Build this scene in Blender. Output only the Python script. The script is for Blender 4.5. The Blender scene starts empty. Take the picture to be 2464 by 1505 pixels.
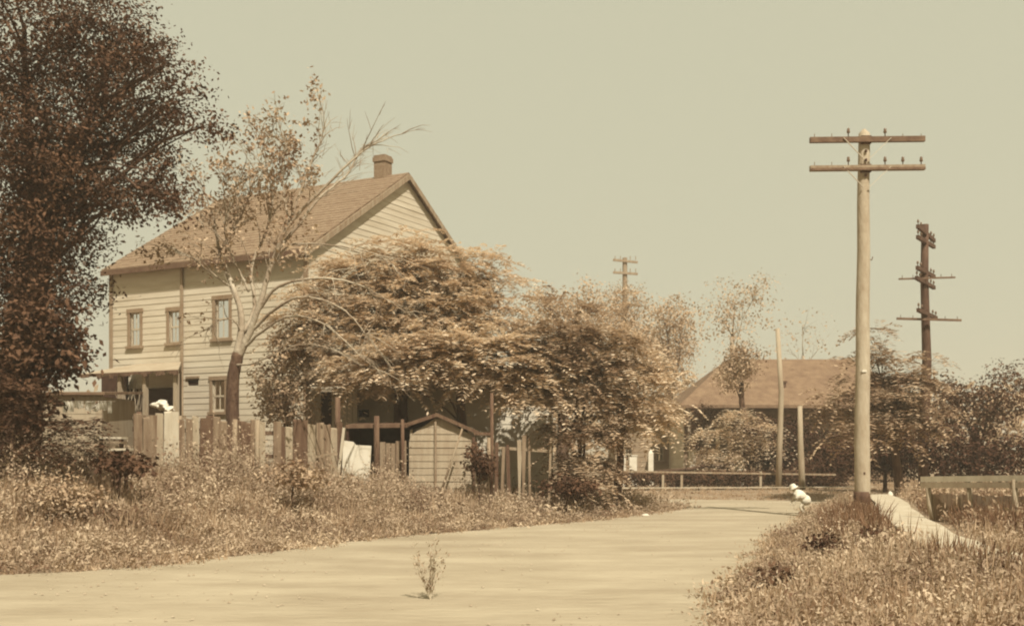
import bpy, math, random
import numpy as np
from mathutils import Vector, Matrix

# ------------------------------------------------------------------ camera, world, sun, exposure
sc = bpy.context.scene
F, CXP, HOR, EYE = 2641.0, 1231.5, 1080.0, 1.6
cam = bpy.data.objects.new("camera", bpy.data.cameras.new("camera"))
sc.collection.objects.link(cam); sc.camera = cam
cam.location = (0, 0, EYE); cam.rotation_euler = (math.radians(90), 0, 0)
cam.data.sensor_width = 36; cam.data.lens = F / 2463.0 * 36
cam.data.shift_y = (HOR - 752.5) / 2463.0
cam.data.clip_end = 3000

SUN_EL, SUN_AZ = 52.0, 160.0        # azimuth clockwise from +Y
w = bpy.data.worlds.new("World"); sc.world = w; w.use_nodes = True
nt = w.node_tree; nt.nodes.clear()
out = nt.nodes.new('ShaderNodeOutputWorld'); bg = nt.nodes.new('ShaderNodeBackground')
sky = nt.nodes.new('ShaderNodeTexSky'); sky.sky_type = 'NISHITA'; sky.sun_disc = False
sky.sun_elevation = math.radians(SUN_EL); sky.sun_rotation = math.radians(SUN_AZ)
sky.dust_density = 3.0; sky.air_density = 1.0
bw = nt.nodes.new('ShaderNodeRGBToBW')
mr = nt.nodes.new('ShaderNodeMapRange')
mr.inputs['From Min'].default_value = 0.0; mr.inputs['From Max'].default_value = 14.0
mr.inputs['To Min'].default_value = 4.7; mr.inputs['To Max'].default_value = 6.0
mul = nt.nodes.new('ShaderNodeVectorMath'); mul.operation = 'SCALE'
mul.inputs[0].default_value = (1.0, 0.975, 0.715)
nt.links.new(sky.outputs[0], bw.inputs[0]); nt.links.new(bw.outputs[0], mr.inputs['Value'])
nt.links.new(mr.outputs[0], mul.inputs['Scale'])
nt.links.new(mul.outputs[0], bg.inputs['Color']); bg.inputs['Strength'].default_value = 0.066
nt.links.new(bg.outputs[0], out.inputs[0])
sl = bpy.data.lights.new("sun", 'SUN'); sun = bpy.data.objects.new("sun", sl); sc.collection.objects.link(sun)
sl.energy = 3.8; sl.angle = math.radians(0.5); sl.color = (1.0, 0.97, 0.90)
az = math.radians(SUN_AZ); el = math.radians(SUN_EL)
tosun = Vector((math.sin(az) * math.cos(el), math.cos(az) * math.cos(el), math.sin(el)))
sun.rotation_euler = tosun.to_track_quat('Z', 'Y').to_euler()
sc.view_settings.view_transform = 'Standard'; sc.view_settings.look = 'None'
sc.view_settings.gamma = 1.0; sc.view_settings.exposure = 0.85
sc.cycles.pixel_filter_type = 'BLACKMAN_HARRIS'; sc.cycles.filter_width = 2.1
sc.cycles.max_bounces = 6; sc.cycles.transparent_max_bounces = 12

# ------------------------------------------------------------------ helpers
RNG = np.random.default_rng(7); random.seed(7)
col = sc.collection

def P(px, py, Y):
    return Vector(((px - CXP) / F * Y, Y, EYE - (py - HOR) / F * Y))

def tag(o, label=None, cat=None, group=None, kind=None):
    if label: o['label'] = label
    if cat: o['category'] = cat
    if group: o['group'] = group
    if kind: o['kind'] = kind
    return o

def empty(name, loc=(0, 0, 0), rz=0.0, label=None, cat=None, group=None):
    o = bpy.data.objects.new(name, None); col.objects.link(o)
    o.location = loc; o.rotation_euler = (0, 0, rz); o.empty_display_size = 0.2
    return tag(o, label, cat, group)

def link(name, me, mats, parent=None):
    for m in (mats if isinstance(mats, (list, tuple)) else [mats]): me.materials.append(m)
    o = bpy.data.objects.new(name, me); col.objects.link(o)
    if parent is not None: o.parent = parent
    return o

class MB:
    def __init__(s): s.v = []; s.f = []
    def add(s, v, f):
        n = len(s.v); s.v += [tuple(a) for a in v]; s.f += [tuple(i + n for i in q) for q in f]
    def box(s, c, d, rz=0.0, ry=0.0, rx=0.0):
        M = Matrix.Rotation(rz, 3, 'Z') @ Matrix.Rotation(ry, 3, 'Y') @ Matrix.Rotation(rx, 3, 'X')
        c = Vector(c); h = Vector(d) / 2
        v = [c + M @ Vector((x * h.x, y * h.y, z * h.z)) for x in (-1, 1) for y in (-1, 1) for z in (-1, 1)]
        s.add(v, [(0, 1, 3, 2), (4, 6, 7, 5), (0, 4, 5, 1), (2, 3, 7, 6), (0, 2, 6, 4), (1, 5, 7, 3)])
    def hexa(s, v):      # 8 points: bottom 4 ccw, top 4 ccw
        s.add(v, [(3, 2, 1, 0), (4, 5, 6, 7), (0, 1, 5, 4), (1, 2, 6, 5), (2, 3, 7, 6), (3, 0, 4, 7)])
    def beam(s, a, b, wd, ht, up=(0, 0, 1)):
        a = Vector(a); b = Vector(b); d = (b - a).normalized(); u = Vector(up)
        if abs(d.dot(u)) > .95: u = Vector((0, 1, 0))
        r = d.cross(u).normalized(); u = r.cross(d).normalized()
        q = [(-1, -1), (1, -1), (1, 1), (-1, 1)]
        v = [a + r * x * wd / 2 + u * y * ht / 2 for x, y in q] + [b + r * x * wd / 2 + u * y * ht / 2 for x, y in q]
        s.hexa(v)
    def tube(s, pts, rad, n=8, cap=True):
        pts = [Vector(p) for p in pts]; base = len(s.v); prev = None
        for i, p in enumerate(pts):
            d = (pts[min(i + 1, len(pts) - 1)] - pts[max(i - 1, 0)]).normalized()
            if prev is None:
                r = d.cross(Vector((0, 1, 0)) if abs(d.y) < .9 else Vector((1, 0, 0))).normalized()
            else: r = (prev - d * prev.dot(d)).normalized()
            prev = r; u = d.cross(r)
            for k in range(n):
                a = 2 * math.pi * k / n
                s.v.append(tuple(p + (r * math.cos(a) + u * math.sin(a)) * rad[i]))
        for i in range(len(pts) - 1):
            for k in range(n):
                a, b = base + i * n + k, base + i * n + (k + 1) % n
                s.f.append((a, b, b + n, a + n))
        if cap:
            s.f.append(tuple(base + k for k in range(n))[::-1])
            s.f.append(tuple(base + (len(pts) - 1) * n + k for k in range(n)))
    def lathe(s, c, prof, n=10):
        base = len(s.v); c = Vector(c)
        for r, z in prof:
            for k in range(n):
                a = 2 * math.pi * k / n
                s.v.append((c.x + r * math.cos(a), c.y + r * math.sin(a), c.z + z))
        for i in range(len(prof) - 1):
            for k in range(n):
                a, b = base + i * n + k, base + i * n + (k + 1) % n
                s.f.append((a, b, b + n, a + n))
        s.f.append(tuple(base + k for k in range(n))[::-1]); s.f.append(tuple(base + (len(prof) - 1) * n + k for k in range(n)))
    def build(s, name, m, parent=None, smooth=False):
        me = bpy.data.meshes.new(name); me.from_pydata(s.v, [], s.f); me.update()
        if smooth: me.polygons.foreach_set('use_smooth', [True] * len(me.polygons))
        return link(name, me, m, parent)

# ------------------------------------------------------------------ materials
def mat(name, c, c2=None, scale=4.0, rough=.85, bump=0.0, bscale=30.0, stretch=(1, 1, 1), spec=.2, detail=6.0, lo=.35, hi=.65, coord='Object'):
    m = bpy.data.materials.new(name); m.use_nodes = True; t = m.node_tree; b = t.nodes['Principled BSDF']
    b.inputs['Roughness'].default_value = rough; b.inputs['Specular IOR Level'].default_value = spec
    b.inputs['Base Color'].default_value = (*c, 1)
    tc = t.nodes.new('ShaderNodeTexCoord'); mp = t.nodes.new('ShaderNodeMapping'); mp.inputs['Scale'].default_value = stretch
    t.links.new(tc.outputs[coord], mp.inputs[0])
    if c2 is not None:
        n = t.nodes.new('ShaderNodeTexNoise'); n.inputs['Scale'].default_value = scale; n.inputs['Detail'].default_value = detail
        n.inputs['Roughness'].default_value = .65
        r = t.nodes.new('ShaderNodeValToRGB'); r.color_ramp.elements[0].position = lo; r.color_ramp.elements[1].position = hi
        r.color_ramp.elements[0].color = (*c, 1); r.color_ramp.elements[1].color = (*c2, 1)
        t.links.new(mp.outputs[0], n.inputs[0]); t.links.new(n.outputs[0], r.inputs[0]); t.links.new(r.outputs[0], b.inputs['Base Color'])
    if bump:
        n2 = t.nodes.new('ShaderNodeTexNoise'); n2.inputs['Scale'].default_value = bscale; n2.inputs['Detail'].default_value = 8
        bp = t.nodes.new('ShaderNodeBump'); bp.inputs['Strength'].default_value = bump; bp.inputs['Distance'].default_value = .05
        t.links.new(mp.outputs[0], n2.inputs[0]); t.links.new(n2.outputs[0], bp.inputs['Height']); t.links.new(bp.outputs[0], b.inputs['Normal'])
    return m

def leafmat(name, c, c2, trans=.3, scale=1.3):
    m = bpy.data.materials.new(name); m.use_nodes = True; t = m.node_tree; t.nodes.remove(t.nodes['Principled BSDF'])
    o = t.nodes['Material Output']
    g = t.nodes.new('ShaderNodeNewGeometry'); tc = t.nodes.new('ShaderNodeTexCoord')
    n = t.nodes.new('ShaderNodeTexNoise'); n.inputs['Scale'].default_value = scale; n.inputs['Detail'].default_value = 3
    t.links.new(tc.outputs['Object'], n.inputs[0])
    ma = t.nodes.new('ShaderNodeMath'); ma.operation = 'MULTIPLY_ADD'; ma.inputs[1].default_value = .38
    t.links.new(g.outputs['Random Per Island'], ma.inputs[0])
    sb = t.nodes.new('ShaderNodeMath'); sb.operation = 'MULTIPLY_ADD'; sb.inputs[1].default_value = 1.6; sb.inputs[2].default_value = -.46
    t.links.new(n.outputs[0], sb.inputs[0]); t.links.new(sb.outputs[0], ma.inputs[2])
    r = t.nodes.new('ShaderNodeValToRGB'); r.color_ramp.elements[0].position = .1; r.color_ramp.elements[1].position = .95
    r.color_ramp.elements[0].color = (*c, 1); r.color_ramp.elements[1].color = (*c2, 1)
    t.links.new(ma.outputs[0], r.inputs[0])
    d = t.nodes.new('ShaderNodeBsdfPrincipled'); d.inputs['Roughness'].default_value = .7; d.inputs['Specular IOR Level'].default_value = .08
    tr = t.nodes.new('ShaderNodeBsdfTranslucent'); mx = t.nodes.new('ShaderNodeMixShader'); mx.inputs[0].default_value = trans
    t.links.new(r.outputs[0], d.inputs['Base Color']); t.links.new(r.outputs[0], tr.inputs[0])
    t.links.new(d.outputs[0], mx.inputs[1]); t.links.new(tr.outputs[0], mx.inputs[2]); t.links.new(mx.outputs[0], o.inputs[0])
    return m

def sep(v):     # sepia tone ramp: one number (lightness) to a toned colour
    k = [(0.0, (.010, .004, .0025)), (.05, (.078, .037, .021)), (.15, (.205, .13, .072)), (.3, (.352, .278, .18)), (.5, (.52, .445, .32)), (.8, (.78, .73, .60))]
    for (a, ca), (b, cb) in zip(k, k[1:]):
        if v <= b:
            t = (v - a) / (b - a); return tuple(x + (y - x) * t for x, y in zip(ca, cb))
    return k[-1][1]

def lsp(v):     # the same ramp, a little redder, for foliage
    k = [(0.0, (.008, .003, .002)), (.05, (.092, .040, .021)), (.15, (.235, .134, .070)), (.3, (.43, .287, .162)), (.5, (.61, .465, .30)), (.8, (.82, .68, .48))]
    for (a, ca), (b, cb) in zip(k, k[1:]):
        if v <= b:
            t = (v - a) / (b - a); return tuple(x + (y - x) * t for x, y in zip(ca, cb))
    return k[-1][1]

M = {}
M['ground'] = mat('ground_soil', sep(.13), sep(.24), 1.6, bump=.6, bscale=14)
M['road'] = mat('road_dirt', (.25, .192, .118), (.39, .317, .208), .9, bump=.6, bscale=7, stretch=(.45, 1.1, 1), detail=12, lo=.3, hi=.7)
M['path'] = mat('path_dirt', sep(.30), sep(.44), 2.4, bump=.3, bscale=20)
M['siding'] = mat('siding_paint', sep(.36), sep(.50), 1.1, bump=.12, bscale=25, stretch=(.4, .4, 3))
M['siding_seam'] = mat('corner_board_paint', sep(.17), sep(.24), 2)
M['trim'] = mat('trim_paint', sep(.15), sep(.21), 3)
M['eave'] = mat('eave_paint', sep(.06), sep(.10), 3)
M['roof'] = mat('roof_shingle', sep(.115), sep(.19), 5, bump=.5, bscale=22, stretch=(1, 1, 3))
M['roof2'] = mat('roof_shingle_pale', sep(.095), sep(.15), 2.5, bump=.4, bscale=18)
M['brick'] = mat('chimney_brick', sep(.13), sep(.20), 9, bump=.4, bscale=30)
M['glass'] = mat('window_glass', sep(.03), rough=.12, spec=.6)
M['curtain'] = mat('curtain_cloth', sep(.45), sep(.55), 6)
M['sash'] = mat('sash_paint', sep(.30), sep(.38), 3)
M['dark'] = mat('dark_interior', sep(.02), sep(.04), 3)  # near-black, used for interiors and for the painted porch shade
M['wood'] = mat('weathered_wood', sep(.15), sep(.26), 3, bump=.4, bscale=30, stretch=(3, 3, .5))
M['wood_mid'] = mat('board_wood', sep(.10), sep(.21), 2.5, bump=.4, bscale=30, stretch=(4, 4, .4))
M['wood_dark'] = mat('dark_wood', sep(.055), sep(.11), 3, bump=.4, bscale=30, stretch=(3, 3, .5))
M['wood_pale'] = mat('pale_board', sep(.36), sep(.48), 2, bump=.2, bscale=30, stretch=(3, 3, .5))
M['wood_warm'] = mat('warm_plank', sep(.22), sep(.31), 2, bump=.3, bscale=30, stretch=(3, 3, .5))
M['pole'] = mat('pole_wood', sep(.25), sep(.38), 2.2, bump=.3, bscale=12, stretch=(2, 2, .7))
M['poledark'] = mat('pole_creosote', sep(.035), sep(.075), 3, bump=.3, bscale=12, stretch=(2, 2, .5))
M['arm'] = mat('crossarm_wood', sep(.07), sep(.13), 5, bump=.3)
M['metal'] = mat('brace_metal', sep(.45), rough=.5, spec=.5)
M['insul'] = mat('insulator_glass', sep(.10), rough=.2, spec=.6)
M['white'] = mat('white_paint', sep(.5), sep(.6), 4)
M['cloth'] = mat('white_cloth', sep(.5), sep(.65), 8, bump=.3, bscale=20)
M['skin'] = mat('skin', sep(.45), sep(.50), 20, rough=.6)
M['bark'] = mat('bark', sep(.035), sep(.09), 5, bump=.8, bscale=18, stretch=(2, 2, .5))
M['bark_pale'] = mat('bark_pale', sep(.13), sep(.42), 1.3, bump=.6, bscale=18, stretch=(1, 1, .6))
M['stone'] = mat('stone', sep(.22), sep(.34), 3, bump=.5)
M['leaf_dark'] = leafmat('leaf_dark', lsp(.018), lsp(.095), .15)
M['leaf_deep'] = leafmat('leaf_deep', lsp(.012), lsp(.055), .12)  # bushes across the road hold the shadow beneath the trees in this colour
M['leaf_mid'] = leafmat('leaf_mid', lsp(.12), lsp(.44), .22)
M['leaf_light'] = leafmat('leaf_light', lsp(.34), lsp(.72), .28)
M['leaf_hazed'] = leafmat('leaf_hazed', lsp(.26), lsp(.46), .35)  # far leaves lightened: distance haze is put into their colour
M['weed'] = leafmat('weed_leaf', lsp(.07), lsp(.52), .25, scale=1.1)
M['grass'] = leafmat('grass_blade', lsp(.16), lsp(.42), .3, scale=1.2)
M['grass_dark'] = leafmat('grass_dark', lsp(.05), lsp(.16), .25, scale=1.5)

# ------------------------------------------------------------------ terrain
def catmull(pts, n=8):
    pts = [np.array(p, float) for p in pts]; out_ = []
    q = [2 * pts[0] - pts[1]] + pts + [2 * pts[-1] - pts[-2]]
    for i in range(1, len(q) - 2):
        for k in range(n):
            t = k / n
            out_.append(.5 * ((2 * q[i]) + (-q[i - 1] + q[i + 1]) * t + (2 * q[i - 1] - 5 * q[i] + 4 * q[i + 1] - q[i + 2]) * t * t + (-q[i - 1] + 3 * q[i] - 3 * q[i + 1] + q[i + 2]) * t ** 3))
    out_.append(pts[-1]); return out_

left_edge = catmull([(-60, 7.5), (-30, 10.5), (-14, 12.6), (-6.3, 14.1), (-3.9, 16.9), (-2.46, 19.6), (-.3, 22.2), (2.1, 25.1), (4.0, 28.2), (4.9, 30.6), (4.0, 32.0), (0, 32.9), (-8, 34.4), (-30, 42)])
far_edge = catmull([(-30, 47), (-8, 38.6), (0, 36.4), (5, 35.2), (9, 34.2), (11.5, 34.6), (20, 38), (40, 50)])
right_edge = catmull([(44, 46), (22, 34.6), (13, 32.2), (8.9, 31.2), (6.9, 26), (4.9, 20), (3.5, 15.4), (2.4, 12.2), (1.7, 9), (1.0, 0), (0, -20), (-60, -20)])
road_poly = left_edge + far_edge + right_edge
RP = np.array([(float(p[0]), float(p[1])) for p in road_poly])
path_c = np.array(catmull([(12, 8.9), (8, 10.0), (6.3, 11.5), (5.7, 13.4), (6.05, 15.6), (6.75, 18.3), (7.6, 21.5), (8.5, 24.5), (9.4, 27.5), (10.2, 31), (10.8, 33)], 6))

def seg_dist(x, y, poly, closed=True):
    best = np.full(x.shape, 1e9); n = len(poly)
    for i in range(n if closed else n - 1):
        a = poly[i]; b = poly[(i + 1) % n]; dx, dy = b - a; L = dx * dx + dy * dy + 1e-12
        t = np.clip(((x - a[0]) * dx + (y - a[1]) * dy) / L, 0, 1)
        best = np.minimum(best, np.hypot(x - a[0] - t * dx, y - a[1] - t * dy))
    return best
def inside(x, y, poly):
    c = np.zeros(x.shape, bool); n = len(poly); j = n - 1
    for i in range(n):
        xi, yi = poly[i]; xj, yj = poly[j]
        cond = ((yi > y) != (yj > y)) & (x < (xj - xi) * (y - yi) / (yj - yi + 1e-12) + xi)
        c ^= cond; j = i
    return c
def sst(t): t = np.clip(t, 0, 1); return t * t * (3 - 2 * t)
def vnoise(x, y, s, seed=0):
    r = np.random.default_rng(seed); g = r.random((64, 64)); u = x / s; v = y / s
    i = np.floor(u).astype(int); j = np.floor(v).astype(int); fu = sst(u - i); fv = sst(v - j)
    A = g[i % 64, j % 64]; B = g[(i + 1) % 64, j % 64]; C = g[i % 64, (j + 1) % 64]; D = g[(i + 1) % 64, (j + 1) % 64]
    return (A * (1 - fu) + B * fu) * (1 - fv) + (C * (1 - fu) + D * fu) * fv
def H(x, y):
    x = np.asarray(x, float); y = np.asarray(y, float)
    ins = inside(x, y, RP); d = np.where(ins, 0, seg_dist(x, y, RP))
    dp = seg_dist(x, y, path_c, False)
    left = (x < 5.2 - np.maximum(0, 0)) & (y > 7) & (y < 45)
    top = .88 - .46 * sst((x + 6.5) / 6.5)
    hl = top * sst(d / 4.6)
    far = .06 * sst(d / 5) + 0 * x
    hr = .30 * sst((d - .1) / 1.1)
    h = np.where(left & (y < 44) & (x < 5.2), np.where(y > 35.5, np.maximum(far, 0), hl), np.where(y > 34, far, hr))
    # blend the yard behind the far road on the left back up
    h = h + .10 * (vnoise(x, y, 1.3, 1) - .5) * sst(d / 1.0) * sst((dp - .8) / 1.2)
    return h
def Hs(x, y): return float(H(np.array([x]), np.array([y]))[0])

def axis(breaks):
    o = []
    for a, b, s in breaks: o += list(np.arange(a, b, s))
    return np.array(o + [breaks[-1][1]])
gx = axis([(-1500, -200, 130), (-200, -40, 16), (-40, -16, 2), (-16, 18, .25), (18, 40, 2), (40, 200, 16), (200, 1500, 130)])
gy = axis([(-60, 0, 12), (0, 8, 1), (8, 40, .25), (40, 60, 1.5), (60, 200, 12), (200, 2400, 150)])
X, Yg = np.meshgrid(gx, gy); Z = H(X, Yg)
nv = X.size; me = bpy.data.meshes.new('ground')
me.vertices.add(nv); me.vertices.foreach_set('co', np.stack([X, Yg, Z - .012], -1).ravel())
nx, ny = len(gx), len(gy)
i = np.arange(nx - 1)[None, :] + np.arange(ny - 1)[:, None] * nx
q = np.stack([i, i + 1, i + 1 + nx, i + nx], -1).reshape(-1, 4)
def setquads(me, q):
    me.loops.add(q.size); me.loops.foreach_set('vertex_index', q.ravel().astype(np.int32))
    me.polygons.add(len(q)); me.polygons.foreach_set('loop_start', np.arange(0, q.size, 4, dtype=np.int32))
    me.polygons.foreach_set('loop_total', np.full(len(q), 4, np.int32)) if False else None
    me.update(calc_edges=True); me.validate()
setquads(me, q); me.polygons.foreach_set('use_smooth', [True] * len(me.polygons))
tag(link('ground', me, M['ground']), kind='structure')

def sheet(name, pts, z, m):
    mb = MB(); mb.add([(p[0], p[1], z) for p in pts], [tuple(range(len(pts)))])
    o = mb.build(name, m); 
    import bmesh
    bm = bmesh.new(); bm.from_mesh(o.data); bmesh.ops.triangulate(bm, faces=bm.faces[:])
    for f in bm.faces:
        if f.normal.z < 0: f.normal_flip()
    bm.to_mesh(o.data); bm.free(); return tag(o, kind='structure')
ej = [(p[0] + .12 * math.sin(k * 2.3), p[1] + .10 * math.sin(k * 1.7 + 1)) for k, p in enumerate(road_poly)]
sheet('road', ej, .004, M['road'])
pw = [.48] * 16 + [.42] * 8 + [.36] * 80
L_, R_ = [], []
for k in range(len(path_c)):
    d = path_c[min(k + 1, len(path_c) - 1)] - path_c[max(k - 1, 0)]; d = d / np.linalg.norm(d); n_ = np.array([-d[1], d[0]])
    L_.append(path_c[k] + n_ * pw[k] * (1 + .06 * math.sin(k * 1.1))); R_.append(path_c[k] - n_ * pw[k] * (1 + .06 * math.sin(k * .9)))
mbp = MB(); nL = len(L_)
for k in range(nL - 1):
    for j in range(4):
        for i_ in range(2):
            g_ = lambda u, v: (L_[k] * (1 - u) + R_[k] * u) * (1 - v) + (L_[k + 1] * (1 - u) + R_[k + 1] * u) * v
            q4 = [g_(j / 4, i_ / 2), g_((j + 1) / 4, i_ / 2), g_((j + 1) / 4, (i_ + 1) / 2), g_(j / 4, (i_ + 1) / 2)]; mbp.add([(p[0], p[1], Hs(p[0], p[1]) + .05) for p in q4], [(0, 1, 2, 3)])
tag(mbp.build('path', M['path']), kind='structure')
# pale footpath along the far hedge
sheet('path', [(3, 40.6), (9, 41.2), (14, 42), (14, 42.6), (9, 41.9), (3, 41.4)], Hs(8, 41.5) + .05, M['path'])

# ------------------------------------------------------------------ leaves
def unit(v): return v / (np.linalg.norm(v, axis=-1, keepdims=True) + 1e-9)
def leafmesh(name, c, a, b, m, parent=None):
    N = len(c); v = np.stack([c, c + .45 * a + .5 * b, c + a, c + .45 * a - .5 * b], 1).reshape(-1, 3)
    me = bpy.data.meshes.new(name); me.vertices.add(4 * N); me.vertices.foreach_set('co', v.astype(np.float32).ravel())
    setquads(me, np.arange(4 * N).reshape(-1, 4)); return link(name, me, m, parent)
def rnd(n): return unit(RNG.normal(size=(n, 3)))

def clumps(blobs, per=1.0, shell=.5, layer=0.0):
    """blobs: (x,y,z,rx,ry,rz,weight). Returns clump centres and outward directions."""
    C, O = [], []
    for bx, by, bz, rx, ry, rz, wt in blobs:
        n = max(6, int(2.5 * per * wt * (rx * rz + rx * ry + ry * rz) * 2.6))
        d = rnd(n); r = shell + (1.08 - shell) * RNG.random(n) ** .6
        r *= .82 + .36 * vnoise(d[:, 0] * 3 + bx * 3 + 50, d[:, 2] * 3 + bz * 3 + 50, 1.0, 5)
        q = d * r[:, None] * np.array([rx, ry, rz])
        if layer:
            nl_ = max(2, round(2 * rz / layer)); st = 2.0 * rz / nl_; zq = (np.floor(q[:, 2] / st) + .5) * st
            q[:, 2] = zq + RNG.normal(size=n) * .05 - .22 * ((q[:, 0] / rx) ** 2 + (q[:, 1] / ry) ** 2) * st + .3 * st * (vnoise(q[:, 0] * 2 + 40, q[:, 1] * 2 + 40, 1.5, 8) - .5)
        C.append(np.array([bx, by, bz]) + q); O.append(d)
    return np.concatenate(C), np.concatenate(O)

def leaf_crown(name, blobs, m, parent, per=6, k=16, size=.09, cr=.22, shell=.45, aspect=.55):
    C, O = clumps(blobs, per, shell); n = len(C)
    c = np.repeat(C, k, 0); o = np.repeat(O, k, 0); s = RNG.normal(size=c.shape) * cr * np.array([1, 1, .6])
    keep = RNG.random(len(c)) < .95
    c = (c + s)[keep]; o = o[keep]; N = len(c)
    nrm = unit(rnd(N) * .8 + np.array([0, 0, .7]) + o * .35)
    a = unit(np.cross(nrm, rnd(N))); b = np.cross(nrm, a); L = size * (.6 + .8 * RNG.random(N))[:, None]
    a[:, 2] -= .15
    return leafmesh(name, c, a * L, b * L * aspect, m, parent)

def frond_crown(name, blobs, m, parent, per=4, length=.7, lw=.07, ll=.22, nl=9, droop=.5, shell=.35, sprays=3, layer=.75):
    C, O = clumps(blobs, per * .85, shell, layer); C = np.repeat(C, sprays, 0); O = np.repeat(O, sprays, 0); n = len(C)
    C = C + RNG.normal(size=C.shape) * np.array([.15, .15, .05])
    d = unit(O * np.array([1, 1, .3]) + rnd(n) * np.array([.8, .8, .25])); L = length * (.6 + .7 * RNG.random(n))
    cs, as_, bs = [], [], []
    up = np.tile([0., 0., 1.], (n, 1)); side = unit(np.cross(d, up))
    for j in range(nl):
        t = (j + 1) / nl
        p = C + d * (L * t)[:, None]; p[:, 2] -= droop * L * t * t
        for sg in (-1, 1):
            a = unit(d * .45 + side * sg + rnd(n) * .25 + np.array([0, 0, -.25 * t]))
            lf = ll * (1 - .45 * abs(t - .45)) * (.8 + .4 * RNG.random(n))
            bb = unit(np.cross(a, up + rnd(n) * .35))
            cs.append(p); as_.append(a * lf[:, None]); bs.append(bb * lw * (.8 + .4 * RNG.random(n))[:, None])
    return leafmesh(name, np.concatenate(cs), np.concatenate(as_), np.concatenate(bs), m, parent)

def B(px, py, Y, rxp, rzp, ry=None, wt=1.0):
    p = P(px, py, Y); rx = rxp / F * Y; rz = rzp / F * Y
    return (p.x, p.y, p.z, rx, ry if ry else max(.5, .8 * (rx + rz) / 2), rz, wt)

def bend(a, b, sag=.15, n=7, wob=.05):
    a = Vector(a); b = Vector(b); L = (b - a).length; r = []
    o = Vector((random.uniform(-1, 1), random.uniform(-1, 1), 0)) * L * sag * .6
    for i_ in range(n):
        t = i_ / (n - 1); p = a.lerp(b, t) + o * math.sin(math.pi * t) + Vector((0, 0, L * sag * math.sin(math.pi * t)))
        if 0 < i_ < n - 1: p += Vector([random.uniform(-1, 1) * wob * L * .5 for _ in range(3)])
        r.append(p)
    return r

def tree(name, label, blobs, base, r0, m, bark, style='leaf', group=None, cat='tree', fork=.35, **kw):
    cx = sum(b[0] * b[3] for b in blobs) / sum(b[3] for b in blobs); cy = sum(b[1] * b[3] for b in blobs) / sum(b[3] for b in blobs)
    zs = [b[2] for b in blobs]
    root = empty(name, base, 0, label, cat, group)
    off = Vector(base)
    loc = [(b[0] - off.x, b[1] - off.y, b[2] - off.z, *b[3:]) for b in blobs]
    mb = MB(); zt = min(zs) - off.z; zt = max(zt * (.6 + fork), .3)
    tp = Vector(((cx - off.x) * .45, (cy - off.y) * .45, zt))
    pts = bend((0, 0, -.25), tp, .04, 6, .03)
    mb.tube(pts, [r0 * (1.25 - .5 * i_ / 5) for i_ in range(6)], 9)
    for b in loc:
        e = Vector((b[0], b[1], b[2])); st = Vector(pts[random.choice((3, 4, 5, 5))])
        L = (e - st).length; br = bend(st, e, .12, 6, .05); rr = r0 * min(.34, .15 + .06 * (b[3] + b[5]))
        mb.tube(br, [rr * (1 - .75 * i_ / 5) for i_ in range(6)], 6)
        for _ in range(5):
            s2 = br[random.choice((2, 3, 4))]; d2 = Vector([random.uniform(-1, 1), random.uniform(-1, 1), random.uniform(-.4, 1)]).normalized()
            e2 = e + Vector((d2.x * b[3], d2.y * b[4], d2.z * b[5])) * .85
            mb.tube(bend(s2, e2, .1, 5, .06), [rr * .35, rr * .28, rr * .2, rr * .13, rr * .06], 5)
    mb.build('trunk', bark, root, True)
    if style == 'leaf': leaf_crown('crown', loc, m, root, **kw)
    else: frond_crown('crown', loc, m, root, **kw)
    return root

# ------------------------------------------------------------------ house
YC = 34.0; CX0 = (740 - CXP) / F * YC
EX = Vector((.8815, -.472, 0)); EY = Vector((.472, .8815, 0)); RZ = math.atan2(-.472, .8815)
HL, HW, ZE, ZR, ZG = 8.57, 10.87, 7.75, 11.15, 1.0
HLL = HL
def hx(px, yl=0.0):       # pixel column -> local x on the plane local y = yl
    k = (px - CXP) / F; cx = CX0 + EY.x * yl; cy = YC + EY.y * yl
    return (cy * k - cx) / (EX.x - EX.y * k)
def hz(py, xl, yl=0.0):
    return EYE - (py - HOR) / F * (YC + EX.y * xl + EY.y * yl)
house = empty('clapboard_house', (CX0, YC, 0), RZ, 'large two-storey pale clapboard house with steep shingle roof, behind the leaning plank fence', 'house')

def siding(mb, O, D, N, lims, z0, z1, holes, row=.2, t=.12):
    O = Vector(O); D = Vector(D); N = Vector(N); z = z0
    while z < z1 - 1e-4:
        zt = min(z + row, z1); zm = (z + zt) / 2
        a0, a1 = lims(z); b0, b1 = lims(zt)
        cuts = sorted([(h[0], h[1]) for h in holes if h[2] < zm < h[3]]); segs = []; cur = None
        xs = [(a0, b0)]
        for c in cuts: segs.append((xs[-1], (c[0], c[0]))); xs.append((c[1], c[1]))
        segs.append((xs[-1], (a1, b1)))
        j = random.uniform(-.004, .004)
        for (sa, sb_), (ea, eb) in segs:
            if ea - sa < .01: continue
            pt = lambda a, o_, zz: O + D * a + N * o_ + Vector((0, 0, zz))
            mb.hexa([pt(sa, -t, z), pt(ea, -t, z), pt(ea, .018 + j, z), pt(sa, .018 + j, z), pt(sb_, -t, zt), pt(eb, -t, zt), pt(eb, .004, zt), pt(sb_, .004, zt)][::1])
        z = zt

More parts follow.
